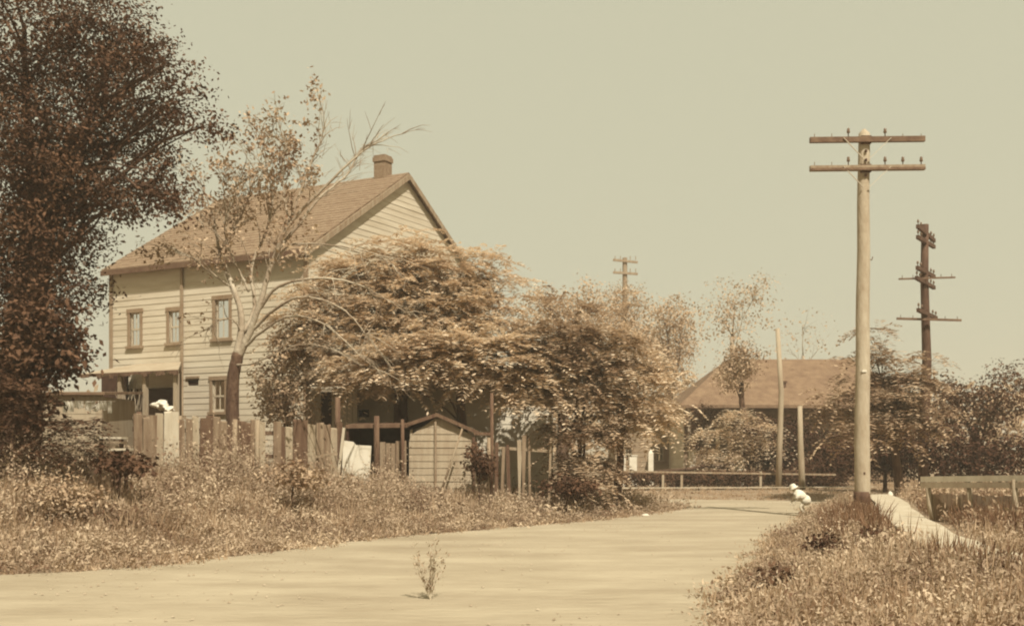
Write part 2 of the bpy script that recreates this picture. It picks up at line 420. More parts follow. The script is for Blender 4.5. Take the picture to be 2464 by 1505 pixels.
def window(parent, O, D, N, a0, a1, z0, z1, label=None, curtains=True, mull=1, tr=.11, trim=None, sash='two'):
    """trimmed opening a0..a1 x z0..z1 in wall coordinates"""
    O = Vector(O); D = Vector(D); N = Vector(N); pt = lambda a, o_, z: O + D * a + N * o_ + Vector((0, 0, z))
    def bar(mb, a, b, z, zz, o0, o1):
        mb.hexa([pt(a, o0, z), pt(b, o0, z), pt(b, o1, z), pt(a, o1, z), pt(a, o0, zz), pt(b, o0, zz), pt(b, o1, zz), pt(a, o1, zz)])
    fr = MB()
    bar(fr, a0 - tr, a0, z0, z1, -.13, .05); bar(fr, a1, a1 + tr, z0, z1, -.13, .05)
    bar(fr, a0 - tr - .03, a1 + tr + .03, z1, z1 + tr * 1.2, -.13, .06)
    w_ = fr.build('window', trim or M['trim'], parent)
    if label: w_['label'] = label
    s = MB(); bar(s, a0 - tr - .05, a1 + tr + .05, z0 - .09, z0, -.13, .10); s.build('sill', trim or M['trim'], w_)
    s = MB(); zm = (z0 + z1) / 2; f = .045
    bar(s, a0, a0 + f, z0, z1, -.07, -.03); bar(s, a1 - f, a1, z0, z1, -.07, -.03)
    bar(s, a0 + f, a1 - f, z0, z0 + f, -.07, -.03); bar(s, a0 + f, a1 - f, z1 - f, z1, -.07, -.03); bar(s, a0 + f, a1 - f, zm - .03, zm + .03, -.075, -.025)
    for k in range(mull):
        am = a0 + (a1 - a0) * (k + 1) / (mull + 1); bar(s, am - .013, am + .013, z0 + f, zm - .03, -.065, -.035); bar(s, am - .013, am + .013, zm + .03, z1 - f, -.065, -.035)
    s.build('sash', M['sash'], w_)
    g = MB(); bar(g, a0 + .01, a1 - .01, z0 + .01, z1 - .01, -.056, -.05); g.build('pane', GLASS, w_)
    if curtains:
        for lo, hi, zl in ((a0, a0 + (a1 - a0) * .40, z0), (a0 + (a1 - a0) * .58, a1, z0)):
            c = MB(); n = 7
            for i_ in range(n):
                u0 = lo + (hi - lo) * i_ / n; u1 = lo + (hi - lo) * (i_ + 1) / n; oo = -.16 + .025 * (-1) ** i_; o1 = -.16 - .025 * (-1) ** i_
                c.add([pt(u0, oo, zl), pt(u1, o1, zl), pt(u1, o1, z1), pt(u0, oo, z1)], [(0, 1, 2, 3)])
            c.build('curtain', M['curtain'], w_)
    return w_

def thinglass():
    m = bpy.data.materials.new('thin_glass'); m.use_nodes = True; t = m.node_tree; t.nodes.remove(t.nodes['Principled BSDF'])
    o = t.nodes['Material Output']; tr = t.nodes.new('ShaderNodeBsdfTransparent'); tr.inputs[0].default_value = (.85, .8, .7, 1)
    gl = t.nodes.new('ShaderNodeBsdfGlossy'); gl.inputs['Roughness'].default_value = .05; fr = t.nodes.new('ShaderNodeFresnel'); fr.inputs[0].default_value = 1.5
    mx = t.nodes.new('ShaderNodeMixShader'); t.links.new(fr.outputs[0], mx.inputs[0]); t.links.new(tr.outputs[0], mx.inputs[1]); t.links.new(gl.outputs[0], mx.inputs[2]); t.links.new(mx.outputs[0], o.inputs[0])
    return m
GLASS = thinglass()

# window openings on the front (eave) wall from photo columns
wins = []
for (pa, pb, ya, yb) in ((314, 338, 752, 832), (408, 433, 748, 824), (519, 552, 720, 814), (512, 542, 914, 990)):
    a, b = hx(pa), hx(pb); xm = (a + b) / 2; wins.append((a, b, hz(yb, xm), hz(ya, xm)))
vent = (hx(452), hx(478), hz(924, hx(465)), hz(910, hx(465)))
mb = MB()
siding(mb, (0, 0, 0), (1, 0, 0), (0, -1, 0), lambda z: (-HL, 0), ZG - .3, ZE, wins + [vent])
mb.build('wall', M['siding'], house)
mb = MB(); half = HW / 2
gl_ = lambda z: (0, HW) if z <= ZE else (half * (z - ZE) / (ZR - ZE), HW - half * (z - ZE) / (ZR - ZE))
siding(mb, (0, 0, 0), (0, 1, 0), (1, 0, 0), lambda z: (gl_(z)[0] + (.12 if z <= ZE else 0), gl_(z)[1]), ZG - .3, ZR - .02, [(2.6, 3.4, 2.1, 3.7), (6.6, 7.4, 2.1, 3.7)])
mb.build('wall', M['siding'], house)
mb = MB(); siding(mb, (-HL, HW, 0), (0, -1, 0), (-1, 0, 0), lambda z: gl_(z), ZG - .3, ZR - .02, [])
siding(mb, (0, HW, 0), (-1, 0, 0), (0, 1, 0), lambda z: (0, HL), ZG - .3, ZE, []); mb.build('wall', M['siding'], house)
for i_, wn in enumerate(wins): window(house, (0, 0, 0), (1, 0, 0), (0, -1, 0), *wn)
for a in ((2.6, 3.4), (6.6, 7.4)): window(house, (0, 0, 0), (0, 1, 0), (1, 0, 0), a[0], a[1], 2.1, 3.7)
mb = MB(); mb.box(((vent[0] + vent[1]) / 2, .05, (vent[2] + vent[3]) / 2), (vent[1] - vent[0], .06, vent[3] - vent[2])); v_ = mb.build('vent', M['dark'], house)
mb = MB()
mb.box(((vent[0] + vent[1]) / 2, -.02, vent[3] + .035), (vent[1] - vent[0] + .1, .09, .07)); mb.build('frame', M['trim'], v_)
# corner boards and the seam between the two wall bays
xs = hx(440)
mb = MB(); mb.box((-HL + .03, -.045, (ZG + ZE) / 2 - .15), (.14, .05, ZE - ZG + .1)); mb.build('corner_board', M['siding_seam'], house)
mb = MB(); mb.box((xs, -.055, (ZG + ZE) / 2 - .15), (.10, .06, ZE - ZG + .1)); mb.build('corner_board', M['siding_seam'], house)
mb = MB(); mb.box((-.03, -.045, (ZG + ZE) / 2 - .15), (.16, .05, ZE - ZG + .1)); mb.build('corner_board', M['trim'], house)
# roof
ov, og, th = .30, .14, .14; slope = (ZR - ZE) / half
def roofslab(mb, sgn):
    y0 = -ov if sgn > 0 else HW + ov; z0 = ZE - slope * ov + .06; yr, zr = half, ZR + .06
    x0, x1 = -HL - og, og
    mb.hexa([(x0, y0, z0), (x1, y0, z0), (x1, yr, zr), (x0, yr, zr), (x0, y0, z0 + th), (x1, y0, z0 + th), (x1, yr, zr + th), (x0, yr, zr + th)])
    n = 26      # shingle courses
    for k in range(n):
        t0, t1 = k / n, (k + 1) / n; ya = y0 + (yr - y0) * t0; yb = y0 + (yr - y0) * t1; za = z0 + (zr - z0) * t0 + th; zb = z0 + (zr - z0) * t1 + th
        e = .02 + random.uniform(-.006, .006); dx = random.uniform(-.02, .02)
        mb.hexa([(x0 + dx, ya, za + .001), (x1 + dx, ya, za + .001), (x1 + dx, yb, zb + .001), (x0 + dx, yb, zb + .001), (x0 + dx, ya, za + e), (x1 + dx, ya, za + e), (x1 + dx, yb, zb + .004), (x0 + dx, yb, zb + .004)])
mb = MB(); roofslab(mb, 1); roofslab(mb, -1); roof = mb.build('roof', M['roof'], house)
mb = MB(); mb.box((-HL / 2, -ov - .03, ZE - slope * ov + .08), (HL + 2 * og, .05, .17)); mb.build('fascia', M['eave'], house)
for sgn in (1, -1):
    mb = MB(); y0 = -ov if sgn > 0 else HW + ov
    mb.beam((og + .03, y0, ZE - slope * ov + .04), (og + .03, half, ZR + .05), .05, .17); mb.build('rake_board', M['wood'], house)
# chimney
def chim(px, top, bot, w_, dy=0.0):
    yl = half + dy; x = hx(px, yl); zt = hz(top, x, yl); zb = hz(bot, x, yl) - .5
    mb = MB(); mb.box((x, yl, (zt + zb) / 2 - .1), (w_, w_, zt - zb - .2)); c = mb.build('chimney', M['brick'], roof)
    mb = MB(); mb.box((x, yl, zt - .12), (w_ + .07, w_ + .07, .16)); mb.box((x, yl, zt - .01), (w_ + .01, w_ + .01, .08)); return mb, x, yl, zt
mb, *_ = chim(921, 378, 470, .46); mb.build('chimney', M['brick'], roof)
# porch
py_ = -2.3; xl, xr = hx(196, py_), hx(432, py_) ; zt = hz(878, hx(350)) ; ze = hz(897, hx(350, py_), py_); xw = hx(438)
mb = MB()
mb.hexa([(xl, py_ - .15, ze - .05), (xr + .1, py_ - .15, ze - .05), (xw, -.04, zt - .05), (xl, -.04, zt - .05), (xl, py_ - .15, ze + .05), (xr + .1, py_ - .15, ze + .05), (xw, -.04, zt + .05), (xl, -.04, zt + .05)])
pr = mb.build('porch_roof', mat('porch_tin', sep(.24), sep(.32), 2), house)
n_ = 24; mb = MB()
for k in range(n_):
    x0 = xl + (xr + .1 - xl) * k / n_; x1 = xl + (xr + .1 - xl) * (k + 1) / n_; d_ = .10 + .05 * math.sin(k * 1.7) + .03 * math.sin(k * 4.1)
    mb.box(((x0 + x1) / 2, py_ - .17, ze - d_ / 2 + .04), (x1 - x0, .03, d_))
mb.build('fascia', M['wood_dark'], pr)
for px in (290, 350, 424):
    x = hx(px, py_); mb = MB(); mb.box((x, py_, (ZG + ze) / 2 - .1), (.13, .13, ze - ZG + .1)); mb.build('porch_post', M['wood_warm'], house)
mb = MB(); mb.hexa([(xl, py_, ZG + .2), (xr, py_, ZG + .2), (xw, -.05, ZG + .2), (xl, -.05, ZG + .2), (xl, py_, ZG + .3), (xr, py_, ZG + .3), (xw, -.05, ZG + .3), (xl, -.05, ZG + .3)]); mb.build('porch_floor', M['wood'], house)
mb = MB(); mb.box(((xl - HL) / 2 - .1, -.3, (ZG + ze) / 2), (-HL - xl, .08, ze - ZG + .35)); mb.build('porch_shade_sheet', M['dark'], house)  # dark sheet standing in for shade behind the left porch end
mb = MB(); mb.beam((xw - .02, -.1, (ZG + ze) / 2 + .1), (xr + .02, py_ + .1, (ZG + ze) / 2 + .1), .05, ze - ZG - .1); mb.build('porch_end', M['siding_seam'], house)
mb = MB(); xd = hx(385); mb.box((xd, -.08, ZG + 1.25), (.95, .06, 2.0)); dd = mb.build('door', M['wood_dark'], house)
mb = MB(); mb.box((xd + .38, -.13, ZG + 1.2), (.05, .05, .05)); mb.build('handle', M['metal'], dd)
mb = MB(); xv = hx(312, py_)
# dark panel over the wall, painting in the porch shade
mb.box(((-HL + xs) / 2, -.075, (ZG + 3.6) / 2 + .1), (xs + HL - .2, .03, 3.6 - ZG - .1)); mb.build('porch_shade_panel', M['dark'], house)
# lattice of dry vine on the porch
vine = empty('dry_vine', tuple(house.matrix_world @ Vector((0, 0, 0))), 0, 'tangle of bare vine climbing between the two left porch posts', 'vine')
mb = MB()
for k in range(26):
    a = hx(288 + random.uniform(0, 40), py_ + .12); b = a + random.uniform(-.35, .35)
    w0 = Vector((CX0, YC, 0)) + EX * a + EY * (py_ + .12 + random.uniform(-.08, .08)) + Vector((0, 0, ZG + .1)); w1 = Vector((CX0, YC, 0)) + EX * b + EY * (py_ + .12) + Vector((0, 0, ze - random.uniform(.1, .9)))
    mb.tube(bend(w0, w1, .05, 6, .06), [.018, .016, .014, .012, .01, .006], 4)
vine.location = (0, 0, 0); mb.build('stem', M['wood_warm'], vine)

# laundry heap on the porch rail
def blobmesh(c, r, n=10, m_=14, amp=.25, seed=1):
    rr = np.random.default_rng(seed); ph = rr.random(6) * 6
    mb = MB(); v = []; 
    for i_ in range(n + 1):
        th_ = math.pi * i_ / n
        for j in range(m_):
            a = 2 * math.pi * j / m_; k = 1 + amp * (math.sin(3 * a + ph[0]) * math.sin(2 * th_ + ph[1]) + .5 * math.sin(5 * a + ph[2] + 3 * th_))
            v.append((c[0] + r[0] * k * math.sin(th_) * math.cos(a), c[1] + r[1] * k * math.sin(th_) * math.sin(a), c[2] + r[2] * k * math.cos(th_)))
    f = [(i_ * m_ + j, (i_ + 1) * m_ + j, (i_ + 1) * m_ + (j + 1) % m_, i_ * m_ + (j + 1) % m_) for i_ in range(n) for j in range(m_)]
    mb.add(v, f); return mb
def hw(px, py, yl):
    x = hx(px, yl); return Vector((CX0, YC, 0)) + EX * x + EY * yl + Vector((0, 0, hz(py, x, yl)))
for k, (px, py, rx, rz_, lb) in enumerate(((388, 974, .19, .10, 'white washing heaped between the right porch posts'), (407, 984, .12, .08, 'smaller lump of white cloth at the foot of the right porch post'))):
    p = hw(px, py, py_ - .25); tag(blobmesh(p, (rx, .25, rz_), amp=.55, seed=k + 3, n=16, m_=22).build('laundry_pile', M['cloth'], None, True), lb, 'laundry')
mb = MB()
p0 = hw(330, 1003, py_ - .25); p1 = hw(430, 1003, py_ - .25)
mb.beam(p0, p1, .6, .12); mb.beam(p0 + Vector((.1, 0, 0)), p0 + Vector((.1, 0, -1.0)), .1, .1); mb.beam(p1 - Vector((.1, 0, 0)), p1 + Vector((-.1, 0, -1.0)), .1, .1)
tag(mb.build('wash_bench', M['wood']), 'low plank bench in front of the porch under the washing', 'bench')

# ------------------------------------------------------------------ plank fence in front of the house
FA, FB = P(318, 0, 21.2), P(824, 0, 25.2)
def fence_pt(px):        # depth where the ray through this column meets the straight fence line
    k = (px - CXP) / F; dx, dy = FB.x - FA.x, FB.y - FA.y; t = (FA.x - k * FA.y) / (k * dy - dx); return FA.y + dy * t
FD = Vector((FB.x - FA.x, FB.y - FA.y, 0)).normalized()
fence = empty('plank_fence', (0, 0, 0), 0, 'ragged fence of leaning upright planks in front of the house, two boards bare and white', 'fence')
px = 322.0; k = 0
while px < 822:
    wd = random.uniform(13, 20); Yf = fence_pt(px); t = (px - 322) / 500
    top = 996 + 26 * t + random.choice((0, 0, 4, 12)) + random.uniform(-6, 8)
    tone = 'wood_mid'
    if 378 < px < 396 or 404 < px < 424: tone = 'wood_pale'; top = 990
    elif 468 < px < 500 or 395 <= px <= 404: tone = 'wood_dark'
    elif px > 540 and random.random() < .45: tone = 'wood_dark'
    elif random.random() < .25: tone = 'wood_warm'
    elif px > 620 and random.random() < .12: px += wd; continue
    a = P(px + wd / 2, top, Yf); g = Hs(a.x, a.y) - .1; lean = random.uniform(-.03, .03)
    e0 = P(px, 0, fence_pt(px)); e1 = P(px + wd, 0, fence_pt(px + wd)); ww = ((e1 - e0) * Vector((1, 1, 0))).length if False else math.hypot(e1.x - e0.x, e1.y - e0.y)
    ww *= random.uniform(.93, 1.03); mb = MB(); oy = random.uniform(-.015, .015); FN = Vector((-FD.y, FD.x, 0)); v = []
    for zz, lx in ((g, 0.0), (a.z, lean)):
        for sx, sy in ((-1, -1), (1, -1), (1, 1), (-1, 1)):
            q_ = Vector((a.x, a.y, 0)) + FD * (lx + sx * ww / 2) + FN * (sy * .012 + oy); v.append((q_.x, q_.y, zz + (random.uniform(-.03, .03) if zz > g else 0)))
    mb.hexa(v); mb.build('board', M[tone], fence); px += wd
for zz in (.25, .75):
    mb = MB(); a = P(322, 1000, fence_pt(322)); b = P(820, 1020, fence_pt(820)); a = a + Vector((-.04, .07, -zz)); b = b + Vector((-.04, .07, -zz)); mb.beam(a, b, .04, .09); mb.build('rail', M['wood_dark'], fence)
for (px, ty, Yo, m_) in ((563, 1008, -.12, 'wood'), (617, 1010, -.1, 'wood'), (430, 1000, .12, 'wood'), (332, 990, .12, 'wood_dark')):
    Yf = fence_pt(px) + Yo; a = P(px, ty, Yf); mb = MB(); mb.tube([(a.x, a.y, Hs(a.x, a.y) - .2), (a.x + .01, a.y, (a.z) / 2 + .4), (a.x + .02, a.y, a.z)], [.06, .055, .05], 7); mb.build('post', M[m_], fence, True)

# ------------------------------------------------------------------ yard sheds behind the fence
def vplank(mb, x, y, z0, z1, wd, th=.025): mb.box((x, y, (z0 + z1) / 2), (wd, th, z1 - z0))
# vertical-board shed
s1 = empty('board_shed', tuple(P(795, 1130, 29.5)), 0, 'low shed of pale upright boards with dark gaps, between the ivy and the outbuilding', 'shed'); s1.location.z = 0
o1 = Vector(s1.location); a = P(735, 925, 29.5); b = P(852, 925, 29.5)
mb = MB(); x = a.x
while x < b.x:
    wd = .14
    if not (abs(x - P(772, 0, 29.5).x) < .08 or abs(x - P(786, 0, 29.5).x) < .03): vplank(mb, x + wd / 2 - o1.x, random.uniform(-.01, .01), .6, 3.25 - random.uniform(0, .05), wd * .93)
    x += wd
mb.build('wall', M['wood_pale'] if False else mat('shed_board', sep(.42), sep(.55), 3, stretch=(4, 4, .4)), s1)
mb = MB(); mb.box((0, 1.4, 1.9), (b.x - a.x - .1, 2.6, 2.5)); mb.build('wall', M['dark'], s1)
mb = MB(); mb.hexa([(a.x - o1.x - .15, -.2, 3.27), (b.x - o1.x + .1, -.2, 3.27), (b.x - o1.x + .1, 2.9, 3.8), (a.x - o1.x - .15, 2.9, 3.8), (a.x - o1.x - .15, -.2, 3.35), (b.x - o1.x + .1, -.2, 3.35), (b.x - o1.x + .1, 2.9, 3.88), (a.x - o1.x - .15, 2.9, 3.88)]); mb.build('roof', M['roof2'], s1)
# clapboard outbuilding
Yo = 30.5; a = P(855, 0, Yo); b = P(1330, 0, Yo)
s2 = empty('outbuilding', (a.x, Yo, 0), 0, 'long low clapboard outbuilding half hidden under the drooping trees, behind the little shed', 'outbuilding')
wl = b.x - a.x; hole = (P(862, 0, Yo).x - a.x, P(888, 0, Yo).x - a.x, P(0, 1006, Yo).z, P(0, 984, Yo).z)
mb = MB(); siding(mb, (0, 0, 0), (1, 0, 0), (0, -1, 0), lambda z: (0, wl), .3, 3.3, [hole], .2); mb.build('wall', mat('outbuilding_paint', sep(.42), sep(.55), 1.5), s2)
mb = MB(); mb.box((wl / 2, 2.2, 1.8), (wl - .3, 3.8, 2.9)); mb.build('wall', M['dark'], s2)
mb = MB(); mb.hexa([(-.2, -.35, 3.25), (wl + .2, -.35, 3.25), (wl + .2, 4.4, 4.1), (-.2, 4.4, 4.1), (-.2, -.35, 3.35), (wl + .2, -.35, 3.35), (wl + .2, 4.4, 4.2), (-.2, 4.4, 4.2)]); mb.build('roof', M['roof2'], s2)
# little gabled shed
Ys = 26.0; xl_, xr_ = P(984, 0, Ys).x, P(1142, 0, Ys).x; xa = P(1052, 0, Ys).x; zl, zr_, za = P(0, 1030, Ys).z, P(0, 1044, Ys).z, P(0, 1002, Ys).z
s3 = empty('garden_shed', (xa, Ys, 0), 0, 'small gabled clapboard shed with dark roof edge and a stick leaning on it', 'shed')
lo = lambda x: x - xa
mb = MB(); zz = .2; dep = 2.4
def shlim(z):
    if z <= zr_ - .05: return (lo(xl_), lo(xr_))
    t = (z - zr_ + .05) / (za - zr_ + .05); return (lo(xl_) * (1 - t), lo(xr_) * (1 - t))
siding(mb, (0, 0, 0), (1, 0, 0), (0, -1, 0), shlim, .2, za - .03, [], .16, .06); mb.build('wall', M['wood_warm'], s3)
mb = MB(); mb.box(((lo(xl_) + .05), dep / 2, (zl + .2) / 2), (.06, dep, zl - .25)); mb.build('wall', M['wood_warm'], s3); mb = MB(); mb.box((lo(xr_) - .05, dep / 2, (zr_ + .2) / 2), (.06, dep, zr_ - .3)); mb.build('wall', M['wood_warm'], s3)
mb = MB()
for (xe, ze_) in ((lo(xl_) - .16, zl - .0), (lo(xr_) + .1, zr_ - .02)):
    v = [(xe, -.15, ze_), (0, -.15, za), (0, dep, za), (xe, dep, ze_)]
    mb.hexa([*v, *[(p[0], p[1], p[2] + .09) for p in v]])
mb.build('roof', M['wood_dark'], s3)
mb = MB(); mb.box((-.04, -.05, (za + .3) / 2), (.05, .04, za - .45)); mb.build('door_batten', M['wood'], s3)
mb = MB(); mb.box((lo(xr_) - .02, -.06, (zr_ + .2) / 2), (.06, .05, zr_ - .3)); mb.build('corner_board', M['wood_dark'], s3)
# open lean-to left of it with a white door panel
Yn = 25.6; xa0, xb0 = P(832, 0, Yn).x, P(980, 0, Yn).x; z_ = P(0, 1030, Yn).z
s4 = empty('open_lean_to', (xa0, Yn, 0), 0, 'low open-fronted lean-to with dark mouth, left against the little gabled shed', 'shed')
mb = MB(); ww = xb0 - xa0; mb.hexa([(0, -.1, z_), (ww, -.1, z_ + .02), (ww, 1.8, z_ + .12), (0, 1.8, z_ + .1), (0, -.1, z_ + .08), (ww, -.1, z_ + .1), (ww, 1.8, z_ + .2), (0, 1.8, z_ + .18)]); mb.build('roof', M['wood_dark'], s4)
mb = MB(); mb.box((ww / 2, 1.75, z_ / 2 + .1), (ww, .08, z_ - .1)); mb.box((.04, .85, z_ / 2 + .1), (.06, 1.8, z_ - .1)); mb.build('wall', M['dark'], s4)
mb = MB(); xq = P(898, 0, Yn).x - xa0
while xq < ww - .05:
    wd = random.uniform(.1, .16); vplank(mb, xq + wd / 2, 0, .5, P(0, 1066 - random.uniform(0, 8), Yn).z, wd * .9); xq += wd
mb.build('front_boards', M['wood_mid'], s4)
mb = MB(); a = P(826, 1062, 24.9); b = P(893, 1068, 24.9); zb = Hs(a.x, a.y) - .1  # old white door panel in front of the lean-to
n = 8
v = [(a.x - .12, a.y, zb), (b.x - .05, a.y, zb), (b.x - .05, a.y + .04, zb), (a.x - .12, a.y + .04, zb)]
top = [(a.x, 1.80), (a.x + .22, 1.77), (a.x + .28, 1.70), (b.x, 1.68)]
for (x0, z0), (x1, z1) in zip(top, top[1:]):
    mb.hexa([(x0 - .06, a.y, zb), (x1 - .06, a.y, zb), (x1 - .06, a.y + .04, zb), (x0 - .06, a.y + .04, zb), (x0, a.y, z0), (x1, a.y, z1), (x1, a.y + .04, z1), (x0, a.y + .04, z0)])
tag(mb.build('white_door_panel', M['white']), 'ragged white door panel standing before the dark mouth of the lean-to', 'sheet')
mb = MB(); mb.beam((a.x - .16, a.y - .03, zb), (a.x + .02, a.y - .03, P(0, 1028, 24.9).z), .06, .05)
tag(mb.build('leaning_board', M['wood_pale']), 'slim pale board leaning on the left edge of the white door panel', 'board')
for nm, lb, pts, r, m_ in (
    ('yard_post', 'tall dark post left of the white door panel', [(812, 1130), (812, 955)], .07, 'wood_dark'),
    ('yard_post', 'shorter dark post just right of the white door panel', [(904, 1100), (906, 1000)], .07, 'wood_dark'),
    ('yard_post', 'thin dark post right of the little gabled shed', [(1181, 1100), (1183, 945)], .045, 'wood_dark'),
    ('yard_post', 'pale post standing in the weeds right of the little gabled shed', [(1174, 1170), (1176, 1052)], .05, 'wood'),
    ('yard_post', 'stubby dark stake at the left corner of the little gabled shed', [(968, 1075), (968, 1008)], .045, 'wood_dark'),
    ('leaning_pole', 'slender stick leaning up against the front of the little gabled shed', [(1052, 1125), (1112, 1030)], .025, 'wood')):
    Yp = 25.4 if px != 0 else 25; q0 = P(pts[0][0], pts[0][1], Yp); q1 = P(pts[1][0], pts[1][1], Yp); q0.z = min(q0.z, Hs(q0.x, q0.y) - .1) if nm == 'yard_post' else Hs(q0.x, q0.y)
    mb = MB(); mb.tube([q0, q0.lerp(q1, .5) + Vector((.01, 0, 0)), q1], [r * 1.1, r, r * .9], 7); tag(mb.build(nm, M[m_], None, True), lb, 'post' if nm == 'yard_post' else 'stick', 'posts in the yard' if nm == 'yard_post' else None)
mb = MB(); mb.beam(P(1140, 1042, 25.4), P(1181, 1043, 25.4), .06, .07); tag(mb.build('cross_beam', M['wood_dark']), 'short dark beam from the little shed to the thin dark post', 'beam')
mb = MB(); mb.beam(P(757, 1098, 24.2), P(812, 1090, 24.2), .05, .06); mb.beam(P(790, 1095, 24.2), P(812, 1140, 24.2), .05, .05); mb.beam(P(765, 1098, 24.3), P(760, 1150, 24.3), .05, .05)
tag(mb.build('sawhorse', M['wood']), 'broken wooden trestle in the weeds left of the tall dark post', 'trestle')
# loose pickets right of the shed
pk = empty('picket_fence', (0, 0, 0), 0, 'broken run of thin pickets and rails between the gabled shed and the dark bushy tree', 'fence')
for px in list(range(1196, 1330, 13)):
    if random.random() < .2: continue
    Yq = 26.2; a = P(px + random.uniform(-3, 3), 1052 + random.uniform(-6, 25), Yq); g = Hs(a.x, a.y) - .1; mb = MB()
    mb.beam((a.x + random.uniform(-.06, .06), Yq, g), (a.x, Yq, a.z), random.uniform(.05, .1), .02, up=(0, 1, 0)); mb.build('board', M[random.choice(['wood', 'wood_mid', 'wood_dark', 'wood_warm'])], pk)
mb = MB(); mb.beam(P(1182, 1075, 26.25), P(1330, 1085, 26.25), .03, .07); mb.build('rail', M['wood'], pk)
# plank platform on the left
pf = empty('plank_table', tuple(P(262, 1085, 19.5)), 0, 'low stack of pale planks on trestle legs at the left end of the fence', 'table')
o_ = Vector(pf.location)
for k, (yy, x0, x1) in enumerate(((1052, 240, 300), (1063, 236, 298), (1074, 236, 285))):
    mb = MB(); mb.beam(P(x0, yy, 19.5) - o_, P(x1, yy + 1, 19.5) - o_, .35, .035); mb.build('plank', M['wood_pale' if k < 1 else 'wood'], pf)
for x_ in (243, 292):
    a = P(x_, 1050, 19.6); mb = MB(); mb.beam(a - o_, Vector((a.x, a.y, Hs(a.x, a.y) - .1)) - o_, .06, .06); mb.build('leg', M['wood_dark'], pf)
tb = empty('low_stool', tuple(P(290, 1080, 18.6)), 0, 'small flat-topped stool in the weeds just right of the stacked planks', 'stool'); o_ = Vector(tb.location)
mb = MB(); mb.beam(P(268, 1081, 18.6) - o_, P(314, 1080, 18.6) - o_, .3, .035); mb.build('seat', M['wood_pale'], tb)
for x_ in (274, 286, 306):
    a = P(x_, 1081, 18.6); mb = MB(); mb.beam(a - o_, Vector((a.x, a.y + random.choice((-.1, .1)), Hs(a.x, a.y) - .1)) - o_, .05, .05); mb.build('leg', M['wood_dark'], tb)
# far left low building with board wall behind the porch side bushes
lf = empty('yard_shed', (P(160, 0, 31).x, 31, 0), 0, 'low tan shed with one small dark window, at the left under the big tree', 'shed')
mb = MB(); wl_ = 2.6; siding(mb, (-wl_ / 2 - .3, 0, 0), (1, 0, 0), (0, -1, 0), lambda z: (0, wl_), .6, 3.15, [(1.25, 1.8, 2.75, 2.97)], .2); mb.build('wall', M['wood_warm'], lf)
mb = MB(); mb.box((-.3, 1.5, 1.85), (wl_ - .1, 2.7, 2.5)); mb.build('wall', M['wood_warm'], lf)
mb = MB(); mb.box((-.08, .1, 2.86), (.6, .06, .26)); mb.build('window', M['dark'], lf)
mb = MB(); mb.hexa([(-1.8, -.2, 3.13), (1.15, -.2, 3.13), (1.15, 3, 3.3), (-1.8, 3, 3.3), (-1.8, -.2, 3.2), (1.15, -.2, 3.2), (1.15, 3, 3.38), (-1.8, 3, 3.38)]); mb.build('roof', M['roof2'], lf)
cl = empty('clothes_line', (0, 0, 0), 0, 'row of white washing hung low left of the porch', 'clothes line')
a = P(140, 962, 28.5); b = P(280, 965, 28.5); mb = MB(); mb.tube([a, a.lerp(b, .5) - Vector((0, 0, .05)), b], [.008] * 3, 5); mb.build('line', M['wood'], cl)
for px, wd, hd in ((150, 26, 26), (178, 22, 18), (204, 30, 24), (232, 24, 22), (258, 10, 30)):
    mb = MB(); n = 6; A = P(px, 964, 28.5); wv = wd / F * 28.5; hv = hd / F * 28.5
    for i_ in range(n):
        x0 = A.x + wv * i_ / n; x1 = A.x + wv * (i_ + 1) / n; y0 = A.y + .02 * (-1) ** i_; y1 = A.y - .02 * (-1) ** i_
        hh = hv * random.uniform(.85, 1.1); mb.hexa([(x0, y0, A.z - hh), (x1, y1, A.z - hh), (x1, y1 + .012, A.z - hh), (x0, y0 + .012, A.z - hh), (x0, y0, A.z), (x1, y1, A.z), (x1, y1 + .012, A.z), (x0, y0 + .012, A.z)])
    mb.build('cloth', M['cloth'], cl)

# ------------------------------------------------------------------ utility poles
def insulator(root, p, s=1.0):
    mb = MB(); mb.lathe((p[0], p[1], p[2]), [(.012, 0), (.012, .09 * s), (.03, .09 * s), (.04, .12 * s), (.028, .15 * s), (.034, .17 * s), (.015, .2 * s)], 8); mb.build('insulator', M['insul'], root, True)
Yp = 24.2; b0 = P(2073, 1245, Yp); tp = P(2078, 322, Yp); gz = Hs(b0.x, b0.y)
up = empty('utility_pole', (b0.x, Yp, gz), 0, 'tall pale wooden utility pole with two crossarms, on the grassy verge at right', 'utility pole')
ht = tp.z - gz; dx = tp.x - b0.x; mb = MB(); n = 16
mb.tube([(dx * t / n + .008 * math.sin(t * 1.3), 0, -.4 if t == 0 else ht * t / n) for t in range(n + 1)] + [(dx, 0, ht + .1)], [.175 - .052 * t / n for t in range(n + 1)] + [.03], 14)
mb.build('shaft', M['pole'], up, True)
mb = MB(); mb.lathe((0, 0, -.05), [(.18, 0), (.182, .30), (.178, .42)], 14); mb.build('tarred_base', M['poledark'], up, True)
